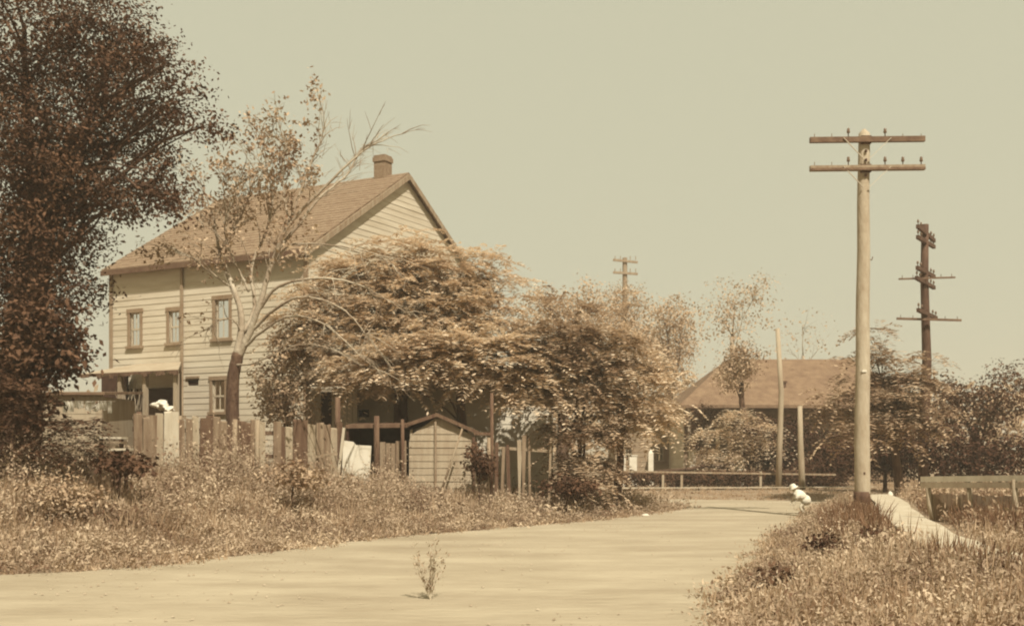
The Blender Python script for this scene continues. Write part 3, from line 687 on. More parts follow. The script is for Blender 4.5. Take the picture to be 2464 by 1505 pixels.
for yy, m_, xw0, xw1 in ((341, M['arm'], 1943, 2217), (409, M['wood'], 1943, 2217)):
    z0 = P(0, yy, Yp).z - gz; x0 = P(xw0, 0, Yp).x - b0.x; x1 = P(xw1, 0, Yp).x - b0.x; xc = dx * z0 / ht
    mb = MB(); mb.beam((x0, -.17, z0 - .015), (x1, -.17, z0 + .012), .10, .115); ar = mb.build('crossarm', m_, up)
    if yy == 409:
        mb = MB(); mb.beam((x0 + .005, -.235, z0 - .045), (x1 - .005, -.235, z0 - .018), .028, .05); mb.build('crossarm', M['arm'], up)
    for f_, full in ((.04, 0), (.19, 0), (.335, 1), (.655, 1), (.81, 1 if yy == 409 else 0), (.97, 1 if yy == 409 else 0)):
        xx = x0 + (x1 - x0) * f_
        if full: insulator(up, (xx, -.17, z0 + .05))
        else:
            mb = MB(); mb.tube([(xx, -.17, z0 + .04), (xx, -.17, z0 + .13)], [.009, .007], 5); mb.build('pin', M['arm'], up)
    for sg in (-1, 1):
        mb = MB(); mb.beam((xc + sg * .52, -.24, z0 + .02), (xc + sg * .06, -.17, z0 - .42), .012, .03, up=(0, 1, 0)); mb.build('brace', M['metal'], up)
    mb = MB(); mb.box((xc, -.14, z0), (.22, .10, .17)); mb.build('bracket', M['poledark'], up)
for yy in (370, 392, 428, 1140):
    z0 = P(0, yy, Yp).z - gz; mb = MB(); mb.lathe((dx * z0 / ht, -.15, z0), [(.03, 0), (.03, .05)], 8); mb.build('bolt', M['poledark'], up)
mb = MB(); z0 = P(0, 623, Yp).z - gz; mb.tube([(.12, 0, z0), (.22, 0, z0 - .02), (.24, 0, z0 + .05)], [.012] * 3, 5); mb.build('step_peg', M['arm'], up)
mb = MB(); z0 = P(0, 893, Yp).z - gz; mb.box((.0, -.165, z0), (.10, .02, .05)); mb.build('number_plate', M['white'], up)

Yd = 36.0; b0 = P(2222, 1190, Yd); gz = Hs(b0.x, b0.y); tp = P(2225, 540, Yd)
dp = empty('dark_utility_pole', (b0.x, Yd, gz), 0, 'dark many-armed telephone pole behind the pale pole, near the right edge', 'utility pole'); ht = tp.z - gz
mb = MB(); mb.tube([(-.02, 0, -.4), (.0, 0, ht * .25), (.1, 0, ht * .5), (.07, 0, ht * .6), (.02, 0, ht * .8), (.04, 0, ht)], [.17, .165, .15, .14, .13, .115], 12); mb.build('shaft', M['poledark'], dp, True)
o_ = Vector(dp.location)
for (l, r) in (((2207, 543), (2247, 580)), ((2207, 572), (2247, 592)), ((2206, 645), (2247, 664)), ((2204, 668), (2247, 692)), ((2208, 745), (2252, 765))):
    a = P(l[0], l[1], Yd - 1.1) - o_; b = P(r[0], r[1], Yd + 1.1) - o_; c = (a + b) / 2; a.z = c.z + (a.z - c.z) * .6; b.z = c.z + (b.z - c.z) * .6
    mb = MB(); mb.beam(a, b, .10, .12); mb.build('crossarm', M['poledark'], dp)
    for t in (.03, .2, .8, .97): insulator(dp, tuple(a.lerp(b, t) + Vector((0, 0, .05))), .9)
for (l, r, hh) in (((2162, 671), (2297, 667), .05), ((2157, 766), (2312, 770), .07)):
    a = P(l[0], l[1], Yd - .3) - o_; b = P(r[0], r[1], Yd - .3) - o_; mb = MB(); mb.beam(a, b, .07, hh); mb.build('crossarm', M['arm'], dp)
    for t in (.06, .25, .75, .94):
        mb = MB(); q_ = a.lerp(b, t); mb.tube([q_, q_ + Vector((0, 0, .12))], [.012, .01], 5); mb.build('pin', M['arm'], dp)

Yf = 80.0; b0 = P(1503, 1100, Yf); fp = empty('far_utility_pole', (b0.x, Yf, 0), 0, 'distant utility pole with stacked crossarms rising above the pale tree tops', 'utility pole')
tz = P(0, 620, Yf).z; mb = MB(); mb.tube([(0, 0, -.3), (0, 0, tz)], [.24, .17], 8); mb.build('shaft', M['wood'], fp)
for yl, yr_ in ((626, 632), (656, 660), (704, 705), (734, 734)):
    mb = MB(); a = P(1474, yl, Yf); b = P(1533, yr_, Yf); mb.beam((a.x - b0.x, -.2, a.z), (b.x - b0.x, -.2, b.z), .14, .16); mb.build('crossarm', M['wood'], fp)
    for t in (.08, .3, .7, .92): 
        mb = MB(); xx = a.x - b0.x + (b.x - a.x) * t; mb.tube([(xx, -.2, a.z), (xx, -.2, a.z + .28)], [.03, .03], 5); mb.build('pin', M['wood'], fp)
for lb, px, t_, bt, Yq, r, bendx in (('plain pale pole without arms at the left before the hipped roof', 1870, 790, 1180, 43.5, .115, .12), ('shorter crooked pale post beside the plain pole, behind the stooping child', 1924, 976, 1178, 42.5, .12, -.08)):
    a = P(px + (2 if px < 1900 else 6), bt, Yq); b = P(px, t_, Yq); g = Hs(a.x, a.y)
    rt = empty('plain_pole', (a.x, Yq, g), 0, lb, 'pole', 'bare poles by the far hedge'); mb = MB()
    mb.tube([(0, 0, -.3), (bendx * .5, 0, (b.z - g) * .3), (bendx, 0, (b.z - g) * .6), (b.x - a.x, 0, b.z - g)], [r * 1.1, r, r * .9, r * .75], 9); mb.build('shaft', M['wood_warm'], rt, True)
    if px < 1900:
        mb = MB(); mb.beam((b.x - a.x - .14, 0, b.z - g - .06), (b.x - a.x + .05, 0, b.z - g), .05, .05); mb.build('bracket', M['wood'], rt)

# ------------------------------------------------------------------ hipped house on the right
Yb = 50.0
def XB(px, Y=Yb): return (px - CXP) / F * Y
x0, x1 = XB(1650), XB(2210); zE, zR = P(0, 974, Yb).z, P(0, 866, Yb).z + .35
bh = empty('hipped_house', (x0, Yb, 0), 0, 'broad low house with pale hipped roof and shaded front, across the road at right', 'house')
wd = x1 - x0; dpth = 7.5
mb = MB(); o_ = .35; rid = XB(1750, Yb + dpth / 2) - x0; rid2 = wd - 1.9
A = [(-o_, -o_, zE), (wd + o_, -o_, zE), (wd + o_, dpth + o_, zE), (-o_, dpth + o_, zE)]; R0 = (rid, dpth / 2, zR + .0); R1 = (rid2, dpth / 2, zR)
v = A + [R0, R1] + [(p[0], p[1], p[2] - .14) for p in A]
mb.add(v, [(0, 1, 5, 4), (1, 2, 5), (2, 3, 4, 5), (3, 0, 4), (6, 7, 1, 0), (7, 8, 2, 1), (8, 9, 3, 2), (9, 6, 0, 3), (9, 8, 7, 6)])
rf = mb.build('roof', M['roof2'], bh)
mb = MB(); mb.lathe(tuple(Vector((XB(1900) - x0, 1.2, P(0, 928, Yb + 1.2).z - .35))), [(.12, 0), (.12, .5), (.18, .5), (.18, .58)], 8); mb.build('vent_pipe', M['poledark'], rf)
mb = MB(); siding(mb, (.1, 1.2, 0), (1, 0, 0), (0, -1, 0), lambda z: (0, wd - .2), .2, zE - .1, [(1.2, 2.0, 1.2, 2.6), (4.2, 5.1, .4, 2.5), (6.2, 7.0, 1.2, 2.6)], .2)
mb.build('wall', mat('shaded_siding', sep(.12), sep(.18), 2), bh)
for a in ((1.2, 2.0), (6.2, 7.0)): window(bh, (.1, 1.2, 0), (1, 0, 0), (0, -1, 0), a[0], a[1], 1.2, 2.6)
mb = MB(); mb.box((4.75, 1.26, 1.45), (.9, .05, 2.1)); d_ = mb.build('door', M['wood_dark'], bh)
mb = MB(); mb.box((5.08, 1.2, 1.4), (.06, .06, .06)); mb.build('handle', M['metal'], d_)
mb = MB(); siding(mb, (.1, dpth, 0), (0, -1, 0), (-1, 0, 0), lambda z: (0, dpth - 1.2), .2, zE - .1, [], .2); mb.build('wall', M['siding'], bh); mb = MB(); siding(mb, (wd - .1, 1.2, 0), (0, 1, 0), (1, 0, 0), lambda z: (0, dpth - 1.2), .2, zE - .1, [], .2); mb.build('wall', M['siding'], bh)
for xx in (.15, 2.6, 5.2, wd - .15):
    mb = MB(); mb.box((xx, 0, (zE + .2) / 2), (.14, .14, zE - .25)); mb.build('porch_post', M['wood_warm'], bh)
# cottage further left
Yk = 56.0; xk0, xk1 = XB(1480, Yk), XB(1640, Yk); zk = P(0, 1022, Yk).z
ck = empty('tan_cottage', (xk0, Yk, 0), 0, 'small tan cottage seen between the dark bushy tree and the hipped house', 'cottage'); wk = xk1 - xk0
mb = MB(); siding(mb, (0, 0, 0), (1, 0, 0), (0, -1, 0), lambda z: (0, wk), .2, zk, [(.5, .85, 1.0, 1.7), (2.1, 2.45, 1.0, 1.7)], .25); siding(mb, (wk, 0, 0), (0, 1, 0), (1, 0, 0), lambda z: (0, 4), .2, zk, [], .25); siding(mb, (0, 4, 0), (0, -1, 0), (-1, 0, 0), lambda z: (0, 4), .2, zk, [], .25); mb.build('wall', mat('cottage_paint', sep(.18), sep(.24), 1), ck)
for a in ((.5, .85), (2.1, 2.45)): window(ck, (0, 0, 0), (1, 0, 0), (0, -1, 0), a[0], a[1], 1.0, 1.7, tr=.08)
mb = MB(); mb.add([(-.3, -.3, zk), (wk + .3, -.3, zk), (wk + .3, 4.3, zk), (-.3, 4.3, zk), (-.3, 2, zk + .6), (wk + .3, 2, zk + .6)], [(0, 1, 5, 4), (2, 3, 4, 5), (0, 4, 3), (1, 2, 5), (3, 2, 1, 0)]); mb.build('roof', M['roof2'], ck)

# far hedge, rail fence and white boards
def hedge(name, label, x0, x1, y0, h, dpt, m, per=60, size=.09):
    N = int((x1 - x0) * per * 12 * h); x = x0 + (x1 - x0) * RNG.random(N); top = RNG.random(N) ** .6
    y = y0 + dpt * (RNG.random(N) - .5) * (1 - .3 * top); g = H(x, y); z = g + h * top * (.88 + .24 * vnoise(x, y, .5, 9))
    nrm = unit(rnd(N) + np.array([0, -.5, .6])); a = unit(np.cross(nrm, rnd(N))); b = np.cross(nrm, a); L = size * (.6 + .8 * RNG.random(N))[:, None]
    o = empty(name, (0, 0, 0), 0, label, 'hedge'); leafmesh('foliage', np.stack([x, y, z], -1), a * L, b * L * .6, m, o); return o
hedge('clipped_hedge', 'low clipped hedge along the far side of the road behind the bare poles', XB(1478, 44.5), XB(2035, 44.5), 44.5, .62, .7, M['leaf_dark'], 190)
rl = empty('rail_fence', (0, 0, 0), 0, 'low rail fence with pale top rail running along the clipped hedge', 'fence'); Yr = 43.9
for px in (1492, 1595, 1640, 1830):
    a = P(px, 1136, Yr); g = Hs(a.x, Yr); mb = MB(); mb.box((a.x, Yr + .06, (a.z + g) / 2 - .05), (.09, .09, a.z - g + .2)); mb.build('post', M['wood_warm'], rl)
for pa, ya, pb, yb in ((1480, 1133, 1745, 1137), (1745, 1137, 2010, 1141)):
    mb = MB(); mb.beam(P(pa, ya, Yr - .02), P(pb, yb, Yr - .02), .04, .07); mb.build('rail', M['wood'], rl)
for k, (px, y0_, y1_, wd_, lb) in enumerate(((1498, 1098, 1126, 13, 'small dim white box farthest left above the rail fence'), (1522, 1096, 1130, 18, 'white upright box next to the dim one above the rail fence'), (1565, 1090, 1128, 12, 'slender white peaked box midway before the tan cottage'), (1665, 1085, 1117, 14, 'small white box in the shade at the corner of the hipped house'), (1778, 1103, 1140, 21, 'largest white box standing by the dark shrubs before the hipped house'))):
    Yw = 47.0; a = P(px, y0_, Yw); b = P(px, y1_, Yw); g = Hs(a.x, Yw); wv = wd_ / F * Yw
    rt = empty('white_box', (a.x, Yw, g), 0, lb, 'box', 'white boxes across the road'); mb = MB(); mb.box((0, 0, (a.z - g) / 2), (wv, wv, a.z - g)); mb.build('body', M['white'], rt)
    mb = MB(); c = a.z - g
    if k == 2: mb.add([(-wv / 2, -wv / 2, c), (wv / 2, -wv / 2, c), (wv / 2, wv / 2, c), (-wv / 2, wv / 2, c), (0, 0, c + .2)], [(0, 1, 4), (1, 2, 4), (2, 3, 4), (3, 0, 4)])
    else: mb.box((0, 0, c + .02), (wv + .05, wv + .05, .04))
    mb.build('lid', M['white'], rt)
# trailing log in front of the hipped house
mb = MB(); mb.tube([P(1575, 1133, 45.3), P(1660, 1128, 45.3), P(1700, 1118, 45.4), P(1740, 1123, 45.5), P(1775, 1110, 45.6)], [.05, .08, .09, .1, .08], 7); tag(mb.build('fallen_branch', M['bark'], None, True), 'dark fallen limb lying along the rail fence before the hipped house', 'branch')

# guard rail at right
gr = empty('guard_rail', (0, 0, 0), 0, 'pale plank guard rail on posts beside the footpath at the right edge', 'guard rail'); Yg_ = 19.5
for dz, m_ in ((0, 'wood_pale'), (14, 'wood_warm')):
    mb = MB(); a = P(2216, 1152 + dz, Yg_ + .6); b = P(2470, 1149 + dz * 1.2, Yg_ - 1.2); mb.beam(a, b, .05, .10); mb.build('rail', M[m_], gr)
for px, Yx in ((2232, Yg_ + .5), (2330, Yg_ - .2), (2440, Yg_ - 1.0)):
    a = P(px, 1152, Yx); g = Hs(a.x, Yx); mb = MB(); mb.tube([(a.x + .12, Yx, g - .1), (a.x + .02, Yx, g + .3), (a.x, Yx, a.z)], [.05, .05, .045], 7); mb.build('post', M['wood_warm'], gr, True)
a = P(2240, 0, Yg_ + .5); b = P(2470, 0, Yg_ - .9); nb = 22; mb = MB()
for k in range(nb):
    q0 = a.lerp(b, k / nb); q1 = a.lerp(b, (k + .93) / nb); zt_ = .80 + random.uniform(-.02, .01)
    mb.hexa([(q0.x, q0.y, .05), (q1.x, q1.y, .05), (q1.x, q1.y + .03, .05), (q0.x, q0.y + .03, .05), (q0.x, q0.y, zt_), (q1.x, q1.y, zt_), (q1.x, q1.y + .03, zt_), (q0.x, q0.y + .03, zt_)])
mb.build('panel', M['wood_mid'], gr)
tag(blobmesh((P(2141, 1190, 33).x, 33, Hs(P(2141, 0, 33).x, 33) + .14), (.09, .09, .2), amp=.08).build('white_stone', M['white'], None, True), 'small white upright stone on the verge between the two big poles', 'stone')

# ------------------------------------------------------------------ the child in white
def skin_fig(name, chains, m, parent, sub=2):
    v, e, r = [], [], []; idx = {}
    for ch in chains:
        prev = None
        for key, p, rad in ch:
            if key not in idx: idx[key] = len(v); v.append(p); r.append(rad)
            if prev is not None and prev != idx[key]: e.append((prev, idx[key]))
            prev = idx[key]
    me = bpy.data.meshes.new(name); me.from_pydata(v, e, []); o = link(name, me, m, parent)
    md = o.modifiers.new('skin', 'SKIN'); md.use_smooth_shade = True; sv = me.skin_vertices[0].data
    for k_, rr in enumerate(r): sv[k_].radius = (rr, rr)
    sv[0].use_root = True
    s = o.modifiers.new('sub', 'SUBSURF'); s.levels = s.render_levels = sub; return o
Yc = 27.2; cp = P(1926, 1238, Yc); ch = empty('person', (cp.x, Yc, .005), 0, 'small child in white clothes and sun bonnet stooping at the edge of the road', 'person')
# facing -x (left), bent forward
J = {'pel': (.10, 0, .34), 'sp': (.02, 0, .44), 'chest': (-.07, 0, .50), 'neck': (-.13, 0, .535), 'head': (-.17, 0, .59), 'crown': (-.185, 0, .66)}
body = [[('pel', J['pel'], .085), ('sp', J['sp'], .085), ('chest', J['chest'], .075), ('neck', J['neck'], .035), ('head', J['head'], .062), ('crown', J['crown'], .055)]]
for s_ in (-1, 1):
    ko = -.06 if s_ < 0 else .02
    body.append([('pel', J['pel'], .085), (f'hip{s_}', (.10, .06 * s_, .30), .06), (f'kn{s_}', (.02 + ko, .07 * s_, .17), .045), (f'an{s_}', (.10 + ko, .07 * s_, .04), .028), (f'to{s_}', (.01 + ko, .075 * s_, .02), .024)])
    body.append([('chest', J['chest'], .075), (f'sh{s_}', (-.08, .09 * s_, .48), .036), (f'el{s_}', (-.14 - .02 * s_, .11 * s_, .36), .027), (f'wr{s_}', (-.20 - .02 * s_, .09 * s_, .26), .02), (f'pa{s_}', (-.215 - .02 * s_, .088 * s_, .235), .02)])
    for fi, (dx_, dz_) in enumerate(((-.02, -.036), (-.012, -.042), (-.002, -.043), (.008, -.036))):
        yb = .088 * s_ + (fi - 1.5) * .009
        body.append([(f'pa{s_}', (0, 0, 0), .02), (f'f{s_}{fi}a', (-.215 - .02 * s_ + dx_ * .5, yb, .235 + dz_ * .55), .006), (f'f{s_}{fi}b', (-.215 - .02 * s_ + dx_, yb, .235 + dz_), .005)])
    body.append([(f'pa{s_}', (0, 0, 0), .02), (f't{s_}', (-.235 - .02 * s_, .088 * s_ - .018 * s_, .225), .006)])
skin_fig('body', body, M['skin'], ch)
# clothes: smock, rompers, bonnet, shoes
mb = blobmesh((0, 0, 0), (.13, .125, .15), 12, 16, .06, 4); sm = mb.build('smock', M['cloth'], ch, True); sm.location = (-.01, 0, .455); sm.rotation_euler = (0, math.radians(-62), 0); sm.scale = (.95, 1, 1.25)
mb = blobmesh((.125, 0, .335), (.135, .13, .125), 12, 16, .07, 5); mb.build('rompers', M['cloth'], ch, True)
for s_ in (-1, 1):
    mb = MB(); mb.tube([(-.075, .088 * s_, .49), (-.11, .1 * s_, .43), (-.145, .11 * s_, .36)], [.055, .05, .042], 9); mb.build('sleeve', M['cloth'], ch, True)
    ko = -.06 if s_ < 0 else .02
    mb = MB(); mb.tube([(.115 + ko, .07 * s_, .02), (.06 + ko, .073 * s_, .025), (0 + ko, .076 * s_, .022), (-.02 + ko, .076 * s_, .018)], [.03, .034, .03, .012], 9); mb.build('shoe', M['wood_dark'], ch, True)
mb = MB(); mb.lathe((0, 0, 0), [(.12, -.02), (.125, -.01), (.085, .01), (.083, .05), (.06, .09), (.01, .10)], 16); bo = mb.build('bonnet', M['cloth'], ch, True); bo.location = (-.185, 0, .645); bo.rotation_euler = (0, math.radians(-28), 0)
for s_ in (-1, 1):
    mb = MB(); mb.lathe((-.232, .022 * s_, .60), [(.002, -.006), (.007, 0), (.002, .006)], 6); mb.build('eye', M['dark'], ch)
mb = MB(); mb.lathe((-.238, 0, .575), [(.004, -.008), (.011, 0), (.004, .012)], 6); mb.build('nose', M['skin'], ch)

# ------------------------------------------------------------------ trees
g0 = lambda px, Y: (P(px, 0, Y).x, Y, Hs(P(px, 0, Y).x, Y))
tree('shade_tree', 'huge dark shade tree filling the upper left above the porch roof', [
    B(60, 60, 22, 300, 150, 2.6), B(250, 110, 22, 150, 110), B(110, 260, 22, 220, 160, 2.4), B(310, 215, 21.5, 120, 100), B(400, 150, 21, 70, 60, None, .6), B(420, 245, 21, 85, 55, None, .7),
    B(490, 305, 21, 65, 38, None, .8), B(330, 340, 22, 90, 70), B(180, 420, 22, 170, 110, 2), B(390, 430, 21.5, 75, 70), B(110, 560, 22, 130, 110, 2), B(420, 490, 21, 45, 40),
    B(30, 420, 22, 160, 200, 2.2), B(120, 690, 22, 110, 90, 1.6), B(300, 470, 21.5, 90, 55, None, .7), B(20, 700, 22, 90, 200, 2)],
    g0(20, 22.5), .38, M['leaf_dark'], M['bark'], 'leaf', per=6.5, k=32, size=.08, cr=.18, shell=.3, fork=1.0)
tree('broadleaf_tree', 'dark drooping tree low at the left edge beside the porch roof', [B(120, 790, 20, 85, 70), B(60, 860, 20, 90, 90), B(150, 860, 20, 55, 45), B(30, 960, 20, 90, 90)],
    g0(40, 20.5), .16, M['leaf_dark'], M['bark'], 'leaf', per=16, k=16, size=.12, cr=.17, shell=.3)
tree('evergreen_shrub', 'dark spreading shrub at the left edge in front of the tan shed', [B(70, 1040, 18.5, 110, 60), B(150, 1080, 18.5, 60, 30), B(40, 960, 19, 60, 60), B(190, 1020, 19, 35, 25)],
    g0(60, 18.6), .08, M['leaf_dark'], M['bark'], 'frond', cat='shrub', per=9, length=.5, lw=.04, ll=.12, nl=8, droop=.3)
# sparse half-dead tree built branch by branch
def T(px, py, dy=0.0): return P(px, py, 24.2 + dy)
dt = empty('half_dead_tree', tuple(g0(562, 24.2)), 0, 'half-dead tree with spreading bare limbs and scattered leaves in front of the house', 'tree'); o_ = Vector(dt.location)
mb = MB(); low = MB()
def limb(m_, pts, r0, r1):
    q = catmull([tuple(T(*p) - o_) for p in pts], 5); n = len(q); m_.tube([Vector(a) + Vector((random.uniform(-1, 1), random.uniform(-1, 1), random.uniform(-1, 1))) * .012 for a in q], [.82 * (r0 + (r1 - r0) * (i_ / (n - 1)) ** .7) for i_ in range(n)], 8); return [Vector(a) for a in q]
limb(low, [(560, 1130), (562, 1060), (558, 980), (563, 900), (572, 850)], .21, .16)
low.build('trunk', M['bark'], dt, True)
L = []
L += [limb(mb, [(572, 860), (600, 800, -.1), (628, 720, -.2), (652, 640, -.2), (690, 550, -.3), (760, 470, -.4), (860, 375, -.6), (920, 338, -.7), (1000, 312, -.8)], .12, .006)]
L += [limb(mb, [(570, 860), (582, 770), (560, 690, .1), (532, 620, .3), (520, 560, .4), (508, 510, .5), (480, 430, .6)], .12, .01)]
L += [limb(mb, [(585, 800), (612, 740, .2), (605, 640, .4), (640, 560, .6), (655, 480, .7), (640, 400, .8), (625, 300, .9)], .07, .008)]
L += [limb(mb, [(660, 610), (715, 545), (775, 470, .1), (835, 420, .2), (870, 360, .3), (930, 330, .3)], .06, .01)]
L += [limb(mb, [(690, 550, -.3), (720, 470), (745, 400), (775, 330), (785, 285)], .045, .006)]
L += [limb(mb, [(700, 540, -.3), (685, 480), (680, 400, .1), (690, 340, .1)], .04, .006)]
L += [limb(mb, [(620, 750, -.1), (670, 690, -.4), (760, 668, -.7), (850, 680, -1.0), (930, 720, -1.3), (990, 760, -1.4)], .055, .008)]
L += [limb(mb, [(600, 800), (680, 730, -.6), (740, 715, -.9), (820, 740, -1.2), (870, 790, -1.4), (920, 860, -1.5)], .05, .007)]
L += [limb(mb, [(580, 840), (640, 790, -.5), (700, 760, -.9), (780, 780, -1.3), (850, 840, -1.5), (920, 900, -1.6)], .05, .007)]
L += [limb(mb, [(530, 600, .3), (570, 540, .2), (600, 470), (620, 400, -.1)], .04, .006)]
L += [limb(mb, [(650, 640), (700, 590), (800, 590, -.4), (900, 610, -.7), (960, 650, -.9)], .035, .006)]
L += [limb(mb, [(600, 700), (570, 640), (540, 560, -.3), (560, 480, -.4), (590, 420, -.4)], .04, .006)]
L += [limb(mb, [(562, 880), (620, 870, -.5), (720, 830, -1), (800, 840, -1.3), (870, 880, -1.5)], .035, .006)]
L += [limb(mb, [(555, 690), (500, 650, -.3), (460, 620, -.5), (430, 610, -.6)], .03, .006)]
L += [limb(mb, [(850, 680, -1.0), (890, 700, -1.1), (905, 750, -1.2), (890, 800, -1.2)], .02, .005)]
L += [limb(mb, [(580, 800), (560, 770, -.3), (530, 770, -.4), (500, 790, -.5)], .025, .006)]
tips = []
for li, br in enumerate(L):
    n = len(br)
    for _ in range({6: 11, 7: 10, 8: 10, 12: 9, 13: 7, 14: 6, 15: 7, 10: 12}.get(li, 20)):
        i_ = random.randint(n // 4, n - 2); s_ = br[i_]; d = (br[min(i_ + 2, n - 1)] - br[i_]).normalized()
        d = (d + Vector([random.uniform(-.9, .9), random.uniform(-.9, .9), random.uniform(-.5, .7)])).normalized(); Lt = random.uniform(.3, 1.25)
        e_ = s_ + d * Lt; mb.tube(bend(s_, e_, .08, 5, .08), [.011, .009, .007, .005, .003], 4, False); tips.append(e_)
        for _ in range(2):
            d2 = (d + Vector([random.uniform(-.9, .9) for _ in range(3)])).normalized(); s2 = s_.lerp(e_, random.uniform(.3, .8)); e2 = s2 + d2 * random.uniform(.15, .45)
            mb.tube([s2, s2.lerp(e2, .5) + Vector((0, 0, .02)), e2], [.006, .0045, .0025], 4, False); tips.append(e2)
mb.build('branches', M['bark_pale'], dt, True)
tips = np.array([tuple(t) for t in tips]); wx = tips[:, 0] + o_.x; pxs = wx / (tips[:, 1] + o_.y) * F + CXP; pys = HOR - (tips[:, 2] + o_.z - EYE) / (tips[:, 1] + o_.y) * F
keep = RNG.random(len(tips)) < np.where((pxs < 760) & (pys < 760), .75, .10) * (pxs < 810); tips = tips[keep]
c = np.repeat(tips, 13, 0); c = c + RNG.normal(size=c.shape) * .10; N = len(c); nrm = unit(rnd(N) + np.array([0, 0, .8])); a = unit(np.cross(nrm, rnd(N))); b = np.cross(nrm, a); s_ = .10 * (.6 + .8 * RNG.random(N))[:, None]
leafmesh('leaves', c, a * s_, b * s_ * .55, M['leaf_mid'], dt)

FR = dict(style='frond')
tree('sumac_tree', 'tall pale feathery tree standing against the gable end of the house', [
    B(940, 640, 30, 95, 70), B(1060, 660, 30, 100, 80), B(860, 700, 29.5, 120, 80), B(1000, 750, 29.5, 150, 90), B(1150, 640, 30.5, 80, 45, None, .55), B(1210, 690, 30.5, 60, 40, None, .5), B(760, 780, 29, 100, 80), B(1130, 790, 29.5, 110, 90),
    B(880, 830, 29, 130, 80), B(1200, 760, 30, 60, 35, None, .6)], g0(960, 29.8), .2, M['leaf_light'], M['bark'], 'frond', per=10, length=.6, lw=.055, ll=.17, nl=10, droop=.4, layer=.45)
tree('sumac_tree', 'drooping feathery tree overhanging the little gabled shed', [
    B(1110, 845, 27, 130, 60), B(980, 865, 27, 120, 45), B(1210, 885, 27, 100, 60), B(1280, 935, 26.8, 60, 35), B(850, 895, 27.4, 70, 30), B(960, 920, 27, 60, 22, None, .4), B(1230, 850, 27.5, 90, 50), B(1040, 840, 27.5, 90, 50)],
    g0(1120, 27.4), .13, M['leaf_light'], M['bark'], 'frond', per=8.5, length=.65, lw=.065, ll=.2, nl=10, droop=.35, fork=.5, layer=.6)
tree('ivy_thicket', 'thick dark ivy mass between the house wall and the pale board shed', [B(670, 900, 29, 55, 60), B(700, 960, 28.5, 55, 60), B(720, 830, 29, 70, 60), B(660, 980, 28.5, 35, 50)],
    g0(690, 28.8), .1, M['leaf_mid'], M['bark'], 'leaf', cat='ivy', per=14, k=14, size=.11, cr=.16, shell=.35)
tree('sumac_tree', 'pale feathery tree beside the road corner, just right of the dark-hearted bushy tree', [B(1490, 860, 28, 80, 60), B(1530, 925, 27.8, 85, 55), B(1560, 985, 27.4, 48, 34), B(1470, 960, 27.6, 60, 45), B(1535, 1025, 27.2, 50, 18, None, .7)],
    g0(1480, 28.2), .1, M['leaf_light'], M['bark'], 'frond', per=8, length=.6, lw=.062, ll=.18, nl=10, droop=.5, fork=.4, layer=.5)
tree('sumac_tree', 'dark-hearted bushy tree at the road corner, right of the broken pickets', [
    B(1350, 800, 27.5, 75, 70), B(1440, 830, 28, 90, 80), B(1390, 900, 27.5, 100, 70), B(1410, 990, 27.2, 80, 60), B(1390, 1070, 27, 60, 60), B(1320, 880, 27.5, 50, 80), B(1420, 1130, 26.8, 50, 45)],
    g0(1400, 27.6), .16, M['leaf_mid'], M['bark'], 'frond', per=9, length=.6, lw=.062, ll=.17, nl=10, droop=.5, fork=.4, layer=.5)
PT = 'pale trees beyond the road'
for lb, bl, bx, r in (
    ('pale hazy tree left of the distant utility pole', [B(1320, 740, 60, 60, 50), B(1410, 730, 60, 45, 50), B(1370, 810, 60, 90, 70)], 1360, .3),
    ('pale hazy tree around the foot of the distant utility pole', [B(1500, 730, 70, 55, 45), B(1470, 800, 70, 80, 70), B(1540, 840, 70, 80, 80), B(1500, 900, 70, 90, 60)], 1500, .35),
    ('pale hazy tree right of the distant utility pole', [B(1610, 760, 66, 50, 45), B(1600, 840, 66, 65, 70), B(1640, 800, 66, 30, 40, None, .6), B(1610, 920, 66, 60, 50)], 1605, .3)):
    tree('distant_tree', lb, bl, g0(bx, bl[0][1]), r, M['leaf_hazed'], M['bark'], 'leaf', PT, per=3.2, k=20, size=.17, cr=.42, shell=.35)
tree('distant_tree', 'thin see-through tree above the left slope of the hipped roof', [B(1770, 720, 58, 75, 55, None, .55), B(1830, 700, 58, 35, 45, None, .5), B(1720, 760, 58, 45, 60, None, .4), B(1790, 790, 58, 60, 40, None, .35)], g0(1750, 58), .16, M['leaf_hazed'], M['bark_pale'], 'leaf', PT, per=2.6, k=14, size=.15, cr=.32, shell=.3)
tree('distant_tree', 'faint wispy tree above the ridge of the hipped roof', [B(1930, 780, 60, 50, 60, None, .25), B(1900, 840, 60, 60, 30, None, .3), B(1990, 820, 60, 40, 40, None, .2)], g0(1930, 60), .10, M['leaf_hazed'], M['bark_pale'], 'leaf', PT, per=2.0, k=9, size=.14, cr=.35, shell=.3)
tree('yard_tree', 'bushy tree rising over the left slope of the hipped roof', [B(1785, 865, 47, 38, 42), B(1760, 905, 47, 30, 30)], g0(1790, 47.2), .14, M['leaf_mid'], M['bark'], 'leaf', per=13, k=20, size=.12, cr=.25)
tree('arching_shrub', 'pale arching shrub spilling before the shaded front of the hipped house', [B(1730, 1060, 46, 50, 45), B(1780, 1020, 46, 60, 45), B(1830, 1040, 46, 45, 35), B(1700, 1090, 45.8, 30, 25)], g0(1750, 46.2), .08, M['leaf_light'], M['bark'], 'frond', cat='shrub', per=4.5, length=.7, lw=.06, ll=.2, nl=7, droop=.9)
tree('ivy_thicket', 'dark creeper hanging at the left corner of the hipped house', [B(1690, 1010, 49, 35, 35), B(1680, 1060, 49, 25, 40)], g0(1690, 49), .06, M['leaf_dark'], M['bark'], 'leaf', cat='ivy', per=9, k=16, size=.12, cr=.2)
